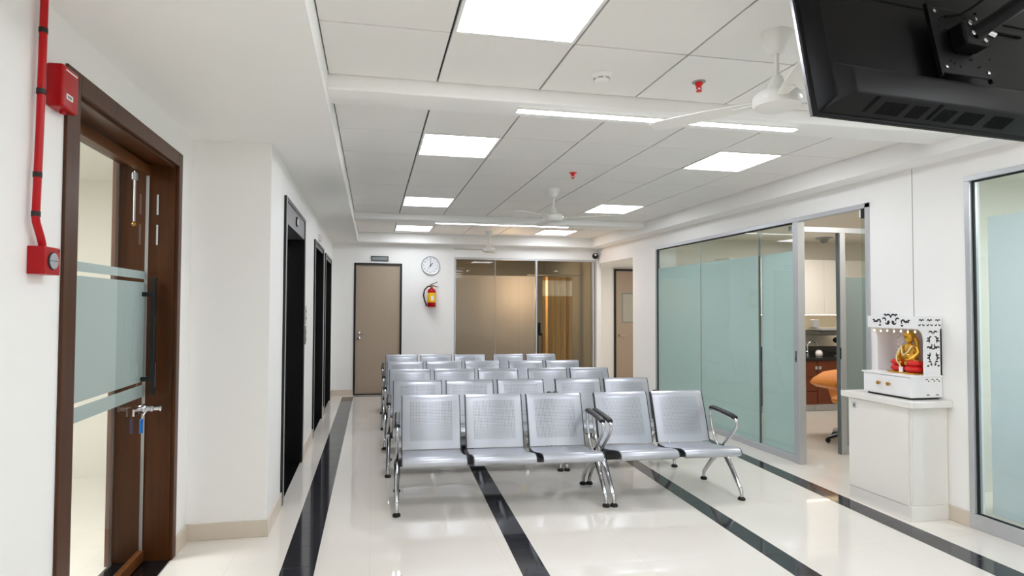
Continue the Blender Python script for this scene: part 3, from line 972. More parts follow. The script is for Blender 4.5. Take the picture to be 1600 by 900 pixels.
t_ = thing('lift_call_panel', (X_LIFTWALL, 6.0, 1.2), 'grey lift call panel between the first two black lift doors', 'call panel')
B(X_LIFTWALL, X_LIFTWALL + 0.012, 5.955, 6.06, 1.32, 1.50).build('plate', 'alu', t_, bevel=0.004)
B(X_LIFTWALL, X_LIFTWALL + 0.012, 5.955, 6.06, 1.12, 1.305).build('plate', 'alu_dark', t_, bevel=0.004)
for z in (1.45, 1.38, 1.24, 1.17):
    MB().lathe([(0.018, 0.012), (0.018, 0.016), (0.012, 0.018)], (X_LIFTWALL, 6.005, z), 14, 'x').build('button', 'chrome', t_)
t_ = thing('door_chime', (X_LIFTWALL, 7.42, 2.32), 'small white box on the wall above the middle lift', 'wall box')
B(X_LIFTWALL, X_LIFTWALL + 0.03, 7.36, 7.50, 2.315, 2.40).build('body', 'white_plastic', t_, bevel=0.006)
for k in range(4):
    B(X_LIFTWALL + 0.029, X_LIFTWALL + 0.031, 7.385, 7.475, 2.335 + k * 0.014, 2.340 + k * 0.014).build('slot', 'grey_plastic', t_)

# ------------------------------------------------------------------ end wall: door, sign, clock, extinguisher, camera
d = thing('door_5', ((BD0 + BD1) / 2, Y_BACK, 0), 'plain beige door with black frame in the end wall', 'door', None, 'structure')
fw = 0.032
for a, b in ((BD0, BD0 + fw), (BD1 - fw, BD1)):
    B(a, b, Y_BACK - 0.012, Y_BACK + 0.1, 0.0, BDZ).build('frame_post', 'door_black', d)
B(BD0 + fw, BD1 - fw, Y_BACK - 0.012, Y_BACK + 0.1, BDZ - fw, BDZ).build('frame_head', 'door_black', d)
B(BD0 + fw, BD1 - fw, Y_BACK - 0.012, Y_BACK + 0.1, 0, 0.02).build('frame_sill', 'door_black', d)
B(BD0 + fw, BD1 - fw, Y_BACK + 0.02, Y_BACK + 0.06, 0.02, BDZ - fw).build('leaf', 'door_beige', d)
hz, hx = 1.045, BD0 + fw + 0.06
hn = MB().lathe([(0.026, 0), (0.026, -0.010), (0.010, -0.012), (0.010, -0.045)], (hx, Y_BACK + 0.02, hz), 18, 'y').build('handle_rose', 'chrome', d, smooth=True)
MB().tube([(hx, Y_BACK - 0.022, hz), (hx + 0.03, Y_BACK - 0.03, hz), (hx + 0.125, Y_BACK - 0.028, hz - 0.004)], 0.009, 10).build('lever', 'chrome', hn, smooth=True)
MB().lathe([(0.026, 0), (0.026, -0.010), (0.010, -0.013)], (hx, Y_BACK + 0.02, hz - 0.085), 18, 'y').build('keyhole_rose', 'chrome', d, smooth=True)

t_ = thing('door_sign', (0.12, Y_BACK, 2.28), 'small grey sign in a dark frame above the beige end door', 'sign')
B(-0.026, 0.266, Y_BACK - 0.018, Y_BACK, 2.278, 2.366).build('frame', 'sign_dark', t_, bevel=0.003)
B(-0.008, 0.248, Y_BACK - 0.021, Y_BACK - 0.017, 2.294, 2.350).build('face', 'sign_grey', t_)

t_ = thing('wall_clock', (0.987, Y_BACK, 2.055), 'round white wall clock on the end wall', 'clock')
cx, cz = 0.987, 2.218
MB().lathe([(0.160, 0.0), (0.163, -0.02), (0.158, -0.034), (0.146, -0.030), (0.146, -0.020)], (cx, Y_BACK, cz), 40, 'y').build('rim', 'clock_rim', t_, smooth=True)
MB().lathe([(0.147, -0.012), (0.147, -0.0215), (0.01, -0.022)], (cx, Y_BACK, cz), 40, 'y').build('face', 'clock_face', t_)
for k in range(1, 13):
    a = k * PI / 6
    text_mesh(str(k), 0.036, 'ink', 'numeral', t_, Matrix.Translation((cx + 0.118 * math.sin(a), Y_BACK - 0.0235, cz + 0.118 * math.cos(a))) @ Matrix.Rotation(PI / 2, 4, 'X'))
def hand(ang, L, w_, y, name, back=0.02):
    M = Matrix.Translation((cx, y, cz)) @ Matrix.Rotation(ang, 4, 'Y')
    MB().prism([(-w_, -back), (w_, -back), (w_ * 0.5, L), (-w_ * 0.5, L)], 'y', -0.001, 0.001).xform(M).build(name, 'ink', t_)
hand(math.radians(42), 0.062, 0.008, Y_BACK - 0.026, 'hour_hand')
hand(math.radians(0), 0.105, 0.0055, Y_BACK - 0.028, 'minute_hand')
hand(math.radians(218), 0.075, 0.004, Y_BACK - 0.030, 'second_hand')
MB().lathe([(0.010, -0.024), (0.010, -0.032), (0.004, -0.033)], (cx, Y_BACK, cz), 14, 'y').build('hub', 'ink', t_)

ex, ey, ez = 1.003, Y_BACK - 0.085, 1.50
t_ = thing('fire_extinguisher', (ex, ey, ez), 'red fire extinguisher with yellow label hung on the end wall', 'fire extinguisher')
MB().lathe([(0.060, 0.012), (0.068, 0.0), (0.072, 0.012), (0.072, 0.265), (0.066, 0.290), (0.045, 0.312), (0.026, 0.322), (0.024, 0.334)], (ex, ey, ez), 28).build('cylinder', 'red_paint', t_, smooth=True)
MB().lathe([(0.0735, 0.078), (0.0738, 0.080), (0.0738, 0.240), (0.0735, 0.242)], (ex, ey, ez), 28).build('label_band', 'yellow_label', t_, smooth=True)
lab = MB()
pts = []
vs, fs = [], []
for k in range(6):
    a = -PI / 2 + (k - 2.5) * 0.14 + 0.1
    for zz in (0.115, 0.19):
        vs.append((ex + 0.0746 * math.cos(a), ey + 0.0746 * math.sin(a), ez + zz))
for k in range(5):
    fs.append((2 * k, 2 * k + 2, 2 * k + 3, 2 * k + 1))
lab.add(vs, fs).build('label_panel', 'paper', t_)
MB().lathe([(0.022, 0.330), (0.022, 0.350), (0.016, 0.356), (0.016, 0.385)], (ex, ey, ez), 18).build('valve', 'brass', t_, smooth=True)
MB().tube([(ex - 0.025, ey, ez + 0.378), (ex + 0.02, ey - 0.005, ez + 0.395), (ex + 0.10, ey - 0.01, ez + 0.432)], [0.010, 0.009, 0.007], 8).build('lever', 'steel_dark', t_, smooth=True)
MB().tube([(ex - 0.01, ey, ez + 0.365), (ex + 0.05, ey - 0.01, ez + 0.36), (ex + 0.115, ey - 0.012, ez + 0.342)], [0.009, 0.008, 0.006], 8).build('carry_handle', 'steel_dark', t_, smooth=True)
MB().tube([(ex - 0.015, ey, ez + 0.360), (ex - 0.07, ey - 0.02, ez + 0.350), (ex - 0.125, ey - 0.03, ez + 0.29), (ex - 0.142, ey - 0.03, ez + 0.20), (ex - 0.125, ey - 0.03, ez + 0.12), (ex - 0.095, ey - 0.025, ez + 0.05), (ex - 0.088, ey - 0.02, ez + 0.015)], [0.012] * 6 + [0.016], 10).build('hose', 'black_hose', t_, smooth=True)
B(ex - 0.03, ex + 0.03, ey + 0.06, Y_BACK, ez + 0.20, ez + 0.25).build('wall_bracket', 'steel_dark', t_)

t_ = thing('security_camera', (3.99, Y_BACK, 2.47), 'small dark dome security camera in the far right corner', 'camera')
MB().lathe([(0.050, 0.0), (0.050, -0.03), (0.044, -0.04)], (4.0, Y_BACK, 2.448), 20, 'y').build('base', 'white_plastic', t_, smooth=True)
MB().ball((4.0, Y_BACK - 0.055, 2.445), (0.058, 0.055, 0.058)).build('dome', 'pad_black', t_, smooth=True)
MB().lathe([(0.020, -0.090), (0.020, -0.112), (0.012, -0.114)], (3.985, Y_BACK, 2.462), 12, 'y').build('lens', 'paper', t_)

# ------------------------------------------------------------------ glazed screens
def bar(wd, *a, mat='alu', name='frame_bar'):
    return B(*a).build(name, mat, wd, bevel=0.002, seg=1)
# end wall screen
wd = thing('window_1', ((G0 + G1) / 2, Y_BACK, 0), 'glass screen in the end wall with frosted left panes', 'glass screen', None, 'structure')
yb0, yb1 = Y_BACK - 0.01, Y_BACK + 0.05
bar(wd, G0, G1, yb0, yb1, GZ - 0.035, GZ)
bar(wd, G0, G1, yb0, yb1, 0, 0.06)
bar(wd, G0, G0 + 0.03, yb0, yb1, 0.06, GZ - 0.035)
bar(wd, G1 - 0.075, G1 - 0.045, yb0, yb1, 0.06, GZ - 0.035)
bar(wd, G1 - 0.03, G1, yb0, yb1, 0.06, GZ - 0.035)
bar(wd, 2.885, 2.915, yb0, yb1, 0.06, GZ - 0.035)
bar(wd, 2.141, 2.149, yb0 + 0.02, yb1 - 0.02, 0.06, GZ - 0.035, name='joint_strip')
for a, b in ((G0 + 0.03, 2.141), (2.149, 2.885)):
    g = B(a, b, Y_BACK + 0.015, Y_BACK + 0.025, 0.06, GZ - 0.035).build('glass_pane', 'glass_bronze', wd)
    B(a + 0.002, b - 0.002, Y_BACK + 0.0265, Y_BACK + 0.0285, 0.062, 2.062).build('frosted_film', 'film_back', g)
B(2.915, G1 - 0.075, Y_BACK + 0.015, Y_BACK + 0.025, 0.06, GZ - 0.035).build('glass_pane', 'glass_bronze', wd)

# right partition
wd = thing('window_2', (X_PART, (PG0 + PG1) / 2, 0), 'long frosted green glass partition with aluminium frame and doorway', 'glass screen', None, 'structure')
xa, xb = X_PART - 0.012, X_PART + 0.055
bar(wd, xa, xb, PG0, PG1, PZ - 0.04, PZ)
bar(wd, xa, xb, 4.915, PG1, 0.0, 0.065)
bar(wd, xa, xb, PG1 - 0.02, PG1, 0.065, PZ - 0.04)
bar(wd, xa - 0.008, xb, 4.910, 4.984, 0.0, PZ - 0.04, name='door_post')
bar(wd, xa - 0.0, xb, PG0, PG0 + 0.040, 0.0, PZ, name='jamb_post')
bar(wd, xa + 0.02, xb - 0.02, PG1 - 0.034, PG1 - 0.02, 0.065, PZ - 0.04, mat='rubber', name='gasket')
bar(wd, xa + 0.02, xb - 0.02, 4.984, PG1 - 0.02, PZ - 0.052, PZ - 0.04, mat='rubber', name='gasket')
for a, b, fx_ in ((6.658, PG1 - 0.034, 0), (5.533, 6.652, 0), (4.984, 5.525, 0.018)):
    g = B(X_PART + 0.010 + fx_, X_PART + 0.020 + fx_, a, b, 0.065, PZ - 0.052).build('glass_pane', 'glass_green', wd)
    B(X_PART + 0.0215 + fx_, X_PART + 0.0235 + fx_, a + 0.002, b - 0.002, 0.067, 2.073).build('frosted_film', 'film_green', g)
bar(wd, X_PART + 0.008, X_PART + 0.022, 6.652, 6.658, 0.065, PZ - 0.052, name='joint_strip')
bar(wd, X_PART + 0.006, X_PART + 0.030, 5.524, 5.534, 0.065, PZ - 0.052, mat='alu_dark', name='joint_strip')
# narrow fixed glass next to the jamb with a patch fitting
g = B(X_PART + 0.012, X_PART + 0.022, 4.147, 4.205, 0.02, PZ - 0.05).build('glass_pane', 'glass_green', wd)
B(X_PART + 0.004, X_PART + 0.030, 4.147, 4.20, PZ - 0.12, PZ - 0.042).build('patch_fitting', 'rubber', g)
B(X_PART + 0.006, X_PART + 0.028, 4.20, 4.218, PZ - 0.11, PZ - 0.045).build('patch_cap', 'white_plastic', g)
lk = B(xa - 0.010, xa - 0.007, 4.938, 4.958, 0.98, 1.09).build('lock_plate', 'alu_dark', wd, bevel=0.002)
B(xa - 0.013, xa - 0.009, 4.944, 4.952, 1.0, 1.03).build('keyhole', 'rubber', lk)

# inner clinic screen behind the doorway
wd = thing('window_3', (5.0, 5.2, 0), 'inner aluminium glass screen standing inside the doorway', 'glass screen', None, 'structure')
bar(wd, X_PART + 0.13, 6.6, 5.175, 5.225, 2.29, 2.345)
bar(wd, 4.765, 4.83, 5.17, 5.23, 0, 2.29)
bar(wd, 6.55, 6.6, 5.175, 5.225, 0, 2.29)
bar(wd, 4.83, 6.55, 5.175, 5.225, 0, 0.085)
bar(wd, 4.757, 4.766, 5.18, 5.22, 0, 2.29, mat='alu_dark', name='gasket')
bar(wd, 4.756, 4.766, 5.165, 5.175, 0.98, 1.10, mat='rubber', name='latch')
g = B(4.83, 6.55, 5.195, 5.205, 0.085, 2.29).build('glass_pane', 'glass_clear', wd)
B(4.832, 6.548, 5.2065, 5.2085, 0.087, 1.832).build('frosted_film', 'film_door', g)

# glazing at the right edge of the photo
wd = thing('window_4', (X_RWALL, (W0 + W1) / 2, 0), 'tall frosted window in an aluminium frame at the right edge', 'glass screen', None, 'structure')
xa, xb = X_RWALL - 0.012, X_RWALL + 0.06
bar(wd, xa, xb, W0, W1, WZ - 0.035, WZ)
bar(wd, xa, xb, W0, W1, 0, 0.10)
bar(wd, xa, xb, W1 - 0.035, W1, 0.10, WZ - 0.035)
bar(wd, xa, xb, W0, W0 + 0.035, 0.10, WZ - 0.035)
bar(wd, xa + 0.022, xa + 0.040, W1 - 0.046, W1 - 0.035, 0.10, WZ - 0.035, mat='rubber', name='gasket')
bar(wd, xa + 0.022, xa + 0.040, W0 + 0.035, W1 - 0.046, WZ - 0.046, WZ - 0.035, mat='rubber', name='gasket')
bar(wd, xa + 0.022, xa + 0.040, W0 + 0.035, W1 - 0.046, 0.10, 0.108, mat='rubber', name='gasket')
g = B(X_RWALL + 0.014, X_RWALL + 0.024, W0 + 0.035, W1 - 0.046, 0.108, WZ - 0.046).build('glass_pane', 'glass_green', wd)
B(X_RWALL + 0.0255, X_RWALL + 0.0275, W0 + 0.04, W1 - 0.125, 0.13, 2.13).build('frosted_film', 'film_blue', g)

# ------------------------------------------------------------------ room behind the end screen: curtain, cabinet
def curtain(name, x0, x1, y, z0, z1, amp, folds, mat, parent):
    n = folds * 8
    vs, fs = [], []
    for i in range(n + 1):
        u = i / n
        x = x0 + (x1 - x0) * u
        yy = y + amp * math.sin(u * folds * 2 * PI) + 0.3 * amp * math.sin(u * folds * 5.1)
        for z in (z0, z1):
            vs.append((x, yy - 0.002, z)); vs.append((x, yy + 0.002, z))
    for i in range(n):
        a, b = 4 * i, 4 * i + 4
        fs += [(a, b, b + 2, a + 2), (a + 1, a + 3, b + 3, b + 1), (a, a + 1, b + 1, b), (a + 2, b + 2, b + 3, a + 3)]
    return MB().add(vs, fs).build(name, mat, parent, smooth=True)
t_ = thing('cubicle_curtain', (3.55, 10.62, 0), 'gold pleated cubicle curtain with pale net top behind the glass', 'curtain')
curtain('drape', 3.20, 3.80, 10.62, 0.05, 1.72, 0.045, 5, 'curtain_gold', t_)
curtain('net_top', 3.20, 3.80, 10.62, 1.72, 2.02, 0.045, 5, 'curtain_net', t_)
curtain('heading', 3.20, 3.80, 10.62, 2.02, 2.09, 0.04, 5, 'curtain_gold', t_)
MB().tube([(2.9, 10.62, 2.12), (3.97, 10.62, 2.12)], 0.012, 8).build('rail', 'alu', t_)
t_ = thing('dark_shelf_unit', (3.10, 10.9, 0), 'dark equipment cart half hidden beside the gold curtain', 'cart')
B(2.95, 3.28, 10.80, 11.15, 0.15, 0.20).build('lower_shelf', 'counter_black', t_)
B(2.95, 3.28, 10.80, 11.15, 0.55, 0.60).build('middle_shelf', 'counter_black', t_)
B(2.95, 3.28, 10.80, 11.15, 0.95, 1.0).build('top_shelf', 'counter_black', t_)
for xx in (2.96, 3.25):
    for yy in (10.81, 11.12):
        B(xx, xx + 0.02, yy, yy + 0.02, 0, 1.0).build('post', 'counter_black', t_)
B(2.99, 3.24, 10.86, 11.1, 1.0, 1.20).build('monitor_box', 'tv_black', t_, bevel=0.01)

# alcove door
d = thing('door_6', (5.15, 11.0, 0), 'beige door with black frame and notice in the far right passage', 'door', None, 'structure')
B(4.82, 4.86, 10.97, 11.0, 0, 2.29).build('frame_post', 'door_black', d)
B(5.72, 5.76, 10.97, 11.0, 0, 2.29).build('frame_post', 'door_black', d)
B(4.86, 5.72, 10.97, 11.0, 2.25, 2.29).build('frame_head', 'door_black', d)
B(4.86, 5.72, 10.985, 11.0, 0, 2.25).build('leaf', 'door_beige', d)
nt_ = B(4.99, 5.35, 10.979, 10.985, 1.20, 1.80).build('notice_board', 'sign_grey', d)
B(5.01, 5.33, 10.977, 10.979, 1.22, 1.78).build('notice_paper', 'notice_grey', nt_)
MB().lathe([(0.025, 0), (0.025, -0.012), (0.010, -0.05)], (4.93, 10.985, 0.94), 16, 'y').build('handle_rose', 'chrome', d)
MB().tube([(4.93, 10.94, 0.94), (5.04, 10.935, 0.935)], 0.009, 8).build('lever', 'chrome', d)

# ------------------------------------------------------------------ clinic furniture seen through the doorway
def drawer_unit(x0, x1, kind, label):
    t_ = thing('base_cabinet', ((x0 + x1) / 2, 7.4, 0), label, 'cabinet', 'brown clinic base cabinets')
    B(x0, x1, 7.41, 8.03, 0.10, 0.745).build('body', 'wood_drawer', t_)
    B(x0, x1, 7.44, 8.03, 0.0, 0.10).build('plinth', 'alu', t_)
    if kind == 'drawers':
        zs = [0.105, 0.295, 0.50, 0.742]
        for a, b in zip(zs[:-1], zs[1:]):
            f = B(x0 + 0.003, x1 - 0.003, 7.39, 7.41, a + 0.003, b - 0.003).build('drawer_front', 'wood_drawer', t_, bevel=0.002, seg=1)
    else:
        f = B(x0 + 0.003, x1 - 0.003, 7.39, 7.41, 0.108, 0.739).build('door_front', 'wood_drawer', t_, bevel=0.002, seg=1)
    if kind == 'drawers':
        B(x1 - 0.05, x1 - 0.005, 7.372, 7.39, 0.615, 0.66).build('pull', 'chrome', f)
    else:
        B(x0 + 0.005, x0 + 0.05, 7.372, 7.39, 0.615, 0.66).build('pull', 'chrome', f)
    return t_
drawer_unit(5.20, 5.75, 'door', 'brown base cabinet hidden left of the drawer unit')
drawer_unit(5.755, 6.405, 'drawers', 'brown three-drawer cabinet under the black clinic counter')
drawer_unit(6.41, 7.0, 'door', 'brown one-door cabinet right of the drawer unit')
drawer_unit(7.005, 7.6, 'door', 'brown base cabinet at the far right of the clinic counter')
t_ = thing('clinic_counter', (6.4, 7.4, 0.745), 'long black stone worktop with upstand in the clinic', 'worktop')
B(5.18, 7.62, 7.37, 8.04, 0.745, 0.785).build('worktop', 'counter_black', t_, bevel=0.003)
B(5.18, 7.62, 8.01, 8.045, 0.785, 0.905).build('upstand', 'counter_black', t_)
t_ = thing('tap', (6.47, 7.75, 0.785), 'chrome swan-neck tap on the black clinic counter', 'tap')
MB().lathe([(0.024, 0.785), (0.024, 0.80), (0.014, 0.81), (0.013, 0.85)], (6.55, 7.75, 0), 16).build('base', 'chrome', t_, smooth=True)
arc = [(6.55, 7.75, 0.84)] + [(6.55 + 0.075 - 0.075 * math.cos(a), 7.75 - 0.02 * math.sin(a / 2), 0.93 + 0.07 * math.sin(a)) for a in [PI * k / 9 for k in range(10)]]
MB().tube(arc, 0.011, 10).build('spout', 'chrome', t_, smooth=True)
MB().tube([(6.535, 7.74, 0.83), (6.50, 7.70, 0.855)], 0.007, 8).build('lever', 'chrome', t_)
t_ = thing('soap_jar', (6.60, 7.6, 0.785), 'small round white jar beside the chrome tap', 'jar')
MB().lathe([(0.035, 0.785), (0.048, 0.80), (0.050, 0.835), (0.040, 0.86), (0.034, 0.865)], (6.62, 7.6, 0), 20).build('bowl', 'white_plastic', t_, smooth=True)
MB().lathe([(0.036, 0.865), (0.036, 0.873), (0.01, 0.880)], (6.62, 7.6, 0), 20).build('lid', 'white_plastic', t_, smooth=True)
for k, (x0, x1) in enumerate(((5.2, 6.0), (6.0, 6.8), (6.8, 7.6))):
    t_ = thing('upper_cabinet', ((x0 + x1) / 2, 7.7, 1.42), ['cream wall cabinet over the clinic counter, left one', 'cream wall cabinet over the black clinic counter, middle one', 'cream wall cabinet over the clinic counter, right one'][k], 'cabinet', 'cream clinic wall cabinets')
    B(x0, x1, 7.70, 8.04, 1.42, 2.25).build('body', 'laminate', t_)
    B(x0 + 0.003, x1 - 0.003, 7.682, 7.70, 1.415, 2.247).build('door_front', 'laminate', t_, bevel=0.002, seg=1)
t_ = thing('led_tape', (6.4, 7.75, 1.41), 'warm LED strip light under the clinic wall cabinets', 'strip light')
B(5.25, 7.55, 7.715, 7.73, 1.408, 1.415).build('housing', 'alu', t_)
B(5.26, 7.54, 7.717, 7.728, 1.403, 1.408).build('diffuser', 'led_warm', t_)
t_ = thing('instrument_tray', (6.8, 7.6, 1.1), 'grey swing-arm instrument tray hanging in the clinic', 'tray')
B(6.60, 7.15, 7.50, 7.80, 1.175, 1.215).build('tray', 'alu', t_, bevel=0.008)
B(6.56, 6.66, 7.62, 7.72, 1.215, 1.34).build('arm_joint', 'alu', t_, bevel=0.01)
B(6.62, 7.15, 7.60, 8.04, 1.10, 1.17).build('support_arm', 'alu_dark', t_, bevel=0.01)
MB().lathe([(0.03, 1.215), (0.035, 1.23), (0.028, 1.30), (0.012, 1.31)], (6.98, 7.62, 0), 14).build('cup', 'white_plastic', t_, smooth=True)
t_ = thing('dental_lamp', (6.86, 7.3, 0.78), 'black jointed clinic lamp standing on the black counter', 'lamp')
MB().lathe([(0.05, 0.785), (0.05, 0.80), (0.012, 0.81), (0.012, 0.98)], (6.9, 7.55, 0), 16).build('stand', 'alu_dark', t_, smooth=True)
MB().ball((6.90, 7.53, 1.03), (0.09, 0.06, 0.05)).build('head', 'tv_black', t_, smooth=True)
MB().tube([(6.93, 7.5, 1.0), (6.97, 7.46, 0.90), (6.93, 7.44, 0.82), (6.95, 7.42, 0.795)], 0.012, 8).build('cable', 'black_hose', t_, smooth=True)
# treatment chair
t_ = thing('treatment_chair', (5.65, 6.0, 0), 'orange upholstered treatment chair glimpsed through the clinic doorway', 'chair')
MB().prism([(5.25, 0.60), (5.30, 0.66), (5.45, 0.735), (5.75, 0.77), (6.1, 0.74), (6.12, 0.68), (5.8, 0.62), (5.5, 0.58), (5.35, 0.545)], 'y', 5.80, 6.20).build('seat_cushion', 'orange_vinyl', t_, bevel=0.02, seg=3, smooth=True)
MB().prism([(5.45, 0.58), (5.52, 0.58), (5.60, 0.36), (5.53, 0.35)], 'y', 5.85, 6.15).build('footrest', 'orange_vinyl', t_, bevel=0.015, seg=2, smooth=True)
MB().prism([(6.05, 0.70), (6.20, 0.68), (6.70, 1.18), (6.60, 1.25)], 'y', 5.82, 6.18).build('back_cushion', 'orange_vinyl', t_, bevel=0.02, seg=3, smooth=True)
MB().lathe([(0.07, 0.06), (0.06, 0.10), (0.05, 0.60)], (5.75, 6.0, 0), 18).build('column', 'alu_dark', t_, smooth=True)
MB().lathe([(0.26, 0.0), (0.26, 0.03), (0.10, 0.06), (0.07, 0.07)], (5.75, 6.0, 0), 28).build('base', 'grey_plastic', t_, smooth=True)
# operator stool by the inner screen
t_ = thing('stool', (5.3, 5.75, 0), 'dark stool base showing behind the inner screen post', 'stool')
for k in range(5):
    a = k * 2 * PI / 5 + 0.35
    MB().tube([(5.27, 5.60, 0.13), (5.27 + 0.24 * math.cos(a), 5.60 + 0.24 * math.sin(a), 0.055)], [0.026, 0.018], 8).build('base_arm', 'steel_dark', t_, smooth=True)
    MB().ball((5.27 + 0.24 * math.cos(a), 5.60 + 0.24 * math.sin(a), 0.028), 0.027, 10, 6).build('castor', 'rubber', t_, smooth=True)
MB().tube([(5.27, 5.60, 0.10), (5.27, 5.60, 0.45)], 0.025, 12).build('gas_column', 'steel_dark', t_, smooth=True)
MB().lathe([(0.16, 0.44), (0.18, 0.46), (0.18, 0.49), (0.15, 0.51)], (5.27, 5.60, 0), 24).build('cushion', 'orange_vinyl', t_, smooth=True)
t_ = thing('ceiling_diffuser', (6.7, 7.4, 2.56), 'small round grey detector on the clinic ceiling', 'detector')
MB().lathe([(0.12, 2.56), (0.11, 2.545), (0.06, 2.535), (0.055, 2.51), (0.02, 2.495)], (6.6, 7.45, 0), 24).build('body', 'grey_plastic', t_, smooth=True)
MB().lathe([(0.035, 2.50), (0.035, 2.485), (0.02, 2.48)], (6.6, 7.45, 0), 16).build('cap', 'alu_dark', t_, smooth=True)
# blurred furniture behind the right-edge glass
t_ = thing('side_room_sofa', (5.2, 2.6, 0), 'blue grey sofa blurred behind the right edge window', 'sofa')
B(4.55, 5.35, 1.6, 3.3, 0.10, 0.38).build('seat_base', 'blue_fabric', t_, bevel=0.04, seg=3, smooth=True)
B(5.15, 5.40, 1.6, 3.3, 0.38, 0.75).build('back_cushion', 'blue_fabric', t_, bevel=0.05, seg=3, smooth=True)
B(4.55, 5.35, 3.15, 3.33, 0.38, 0.56).build('arm', 'blue_fabric', t_, bevel=0.04, seg=3, smooth=True)

# ------------------------------------------------------------------ shrine cabinet
CX0, CX1, CY0, CY1 = 3.758, 4.072, 3.468, 3.997
t_ = thing('white_cabinet', ((CX0 + CX1) / 2, (CY0 + CY1) / 2, 0), 'low white cabinet under the small shrine', 'cabinet')
B(CX0, CX1, CY0, CY1, 0.0, 0.80).build('carcass', 'laminate', t_, bevel=0.002, seg=1)
B(CX0 - 0.012, CX1 - 0.01, CY0 - 0.010, CY1 - 0.002, 0.0, 0.105).build('plinth', 'laminate', t_, bevel=0.002, seg=1)
dr = B(CX0 - 0.016, CX0 - 0.001, CY0 + 0.010, CY1 - 0.004, 0.108, 0.797).build('door', 'laminate', t_, bevel=0.002, seg=1)
lk = B(CX0 - 0.022, CX0 - 0.015, 3.918, 3.946, 0.725, 0.765).build('lock_plate', 'alu', dr, bevel=0.002)
B(CX0 - 0.024, CX0 - 0.021, 3.928, 3.936, 0.738, 0.752).build('keyhole', 'rubber', lk)
B(CX0 + 0.012, CX1 - 0.012, CY0 - 0.004, CY0, 0.108, 0.797).build('side_panel', 'laminate', t_, bevel=0.002, seg=1)
MB().prism([(CX0 - 0.035, CY0 - 0.045), (CX1 + 0.001, CY0 - 0.045), (CX1 + 0.001, CY1 + 0.055), (CX0 - 0.035, CY1 + 0.055)], 'z', 0.80, 0.846).build('countertop', 'laminate', t_, bevel=0.004, seg=1)

# the little temple
SX0, SX1, SY0, SY1, SZ = 3.800, 4.070, 3.500, 3.905, 0.862
t_ = thing('home_shrine', ((SX0 + SX1) / 2, (SY0 + SY1) / 2, 0.846), 'small white fretwork shrine with drawer on the white cabinet', 'shrine')
B(SX0 + 0.02, SX1 - 0.01, SY0 + 0.02, SY1 - 0.02, 0.846, SZ).build('foot_frame', 'fret_dark', t_)
B(SX0, SX1, SY0, SY1, SZ, 1.012).build('drawer_case', 'shrine_white', t_, bevel=0.002, seg=1)
dr = B(SX0 - 0.010, SX0, SY0 + 0.012, SY1 - 0.012, SZ + 0.012, 1.0).build('drawer_front', 'shrine_white', t_, bevel=0.002, seg=1)
for yy in (3.66, 3.745):
    MB().lathe([(0.006, 0.0), (0.006, -0.010), (0.014, -0.016), (0.014, -0.024), (0.006, -0.029)], (SX0 - 0.010, yy, 0.945), 14, 'x').build('drawer_knob', 'brass', dr, smooth=True)
B(SX0 - 0.012, SX1, SY0 - 0.006, SY1 + 0.006, 1.010, 1.022).build('platform', 'shrine_white', t_, bevel=0.002, seg=1)
UX = 3.858      # front of the canopy
B(SX1 - 0.012, SX1, SY0, SY1, 1.022, 1.43).build('back_panel', 'shrine_inside', t_)
# right side panel with a rounded notch at its front edge
sp = [(SX1, 1.022), (SX1, 1.36), (UX, 1.36), (UX + 0.02, 1.352), (UX + 0.045, 1.335), (UX + 0.058, 1.31), (UX + 0.064, 1.27), (UX + 0.064, 1.022)]
MB().prism(sp, 'y', SY0, SY0 + 0.012).build('side_panel', 'shrine_white', t_)
MB().prism(sp, 'y', SY1 - 0.012, SY1).build('side_panel', 'shrine_white', t_)
B(UX - 0.005, SX1, SY0, SY1, 1.36, 1.372).build('canopy_board', 'shrine_white', t_)
B(UX, SX1, SY0 - 0.004, SY0 + 0.008, 1.358, 1.447).build('canopy_side', 'shrine_white', t_, bevel=0.001, seg=1)
B(UX, SX1, SY1 - 0.008, SY1 + 0.004, 1.358, 1.447).build('canopy_side', 'shrine_white', t_, bevel=0.001, seg=1)
ym = (SY0 + SY1) / 2
cf = [(SY0 - 0.004, 1.358), (SY0 - 0.004, 1.447), (ym - 0.13, 1.447), (ym - 0.10, 1.462), (ym - 0.055, 1.468), (ym - 0.025, 1.482), (ym, 1.498), (ym + 0.025, 1.482), (ym + 0.055, 1.468), (ym + 0.10, 1.462), (ym + 0.13, 1.447), (SY1 + 0.004, 1.447), (SY1 + 0.004, 1.358)]
MB().prism(cf, 'x', UX - 0.010, UX).build('canopy_front', 'shrine_white', t_)
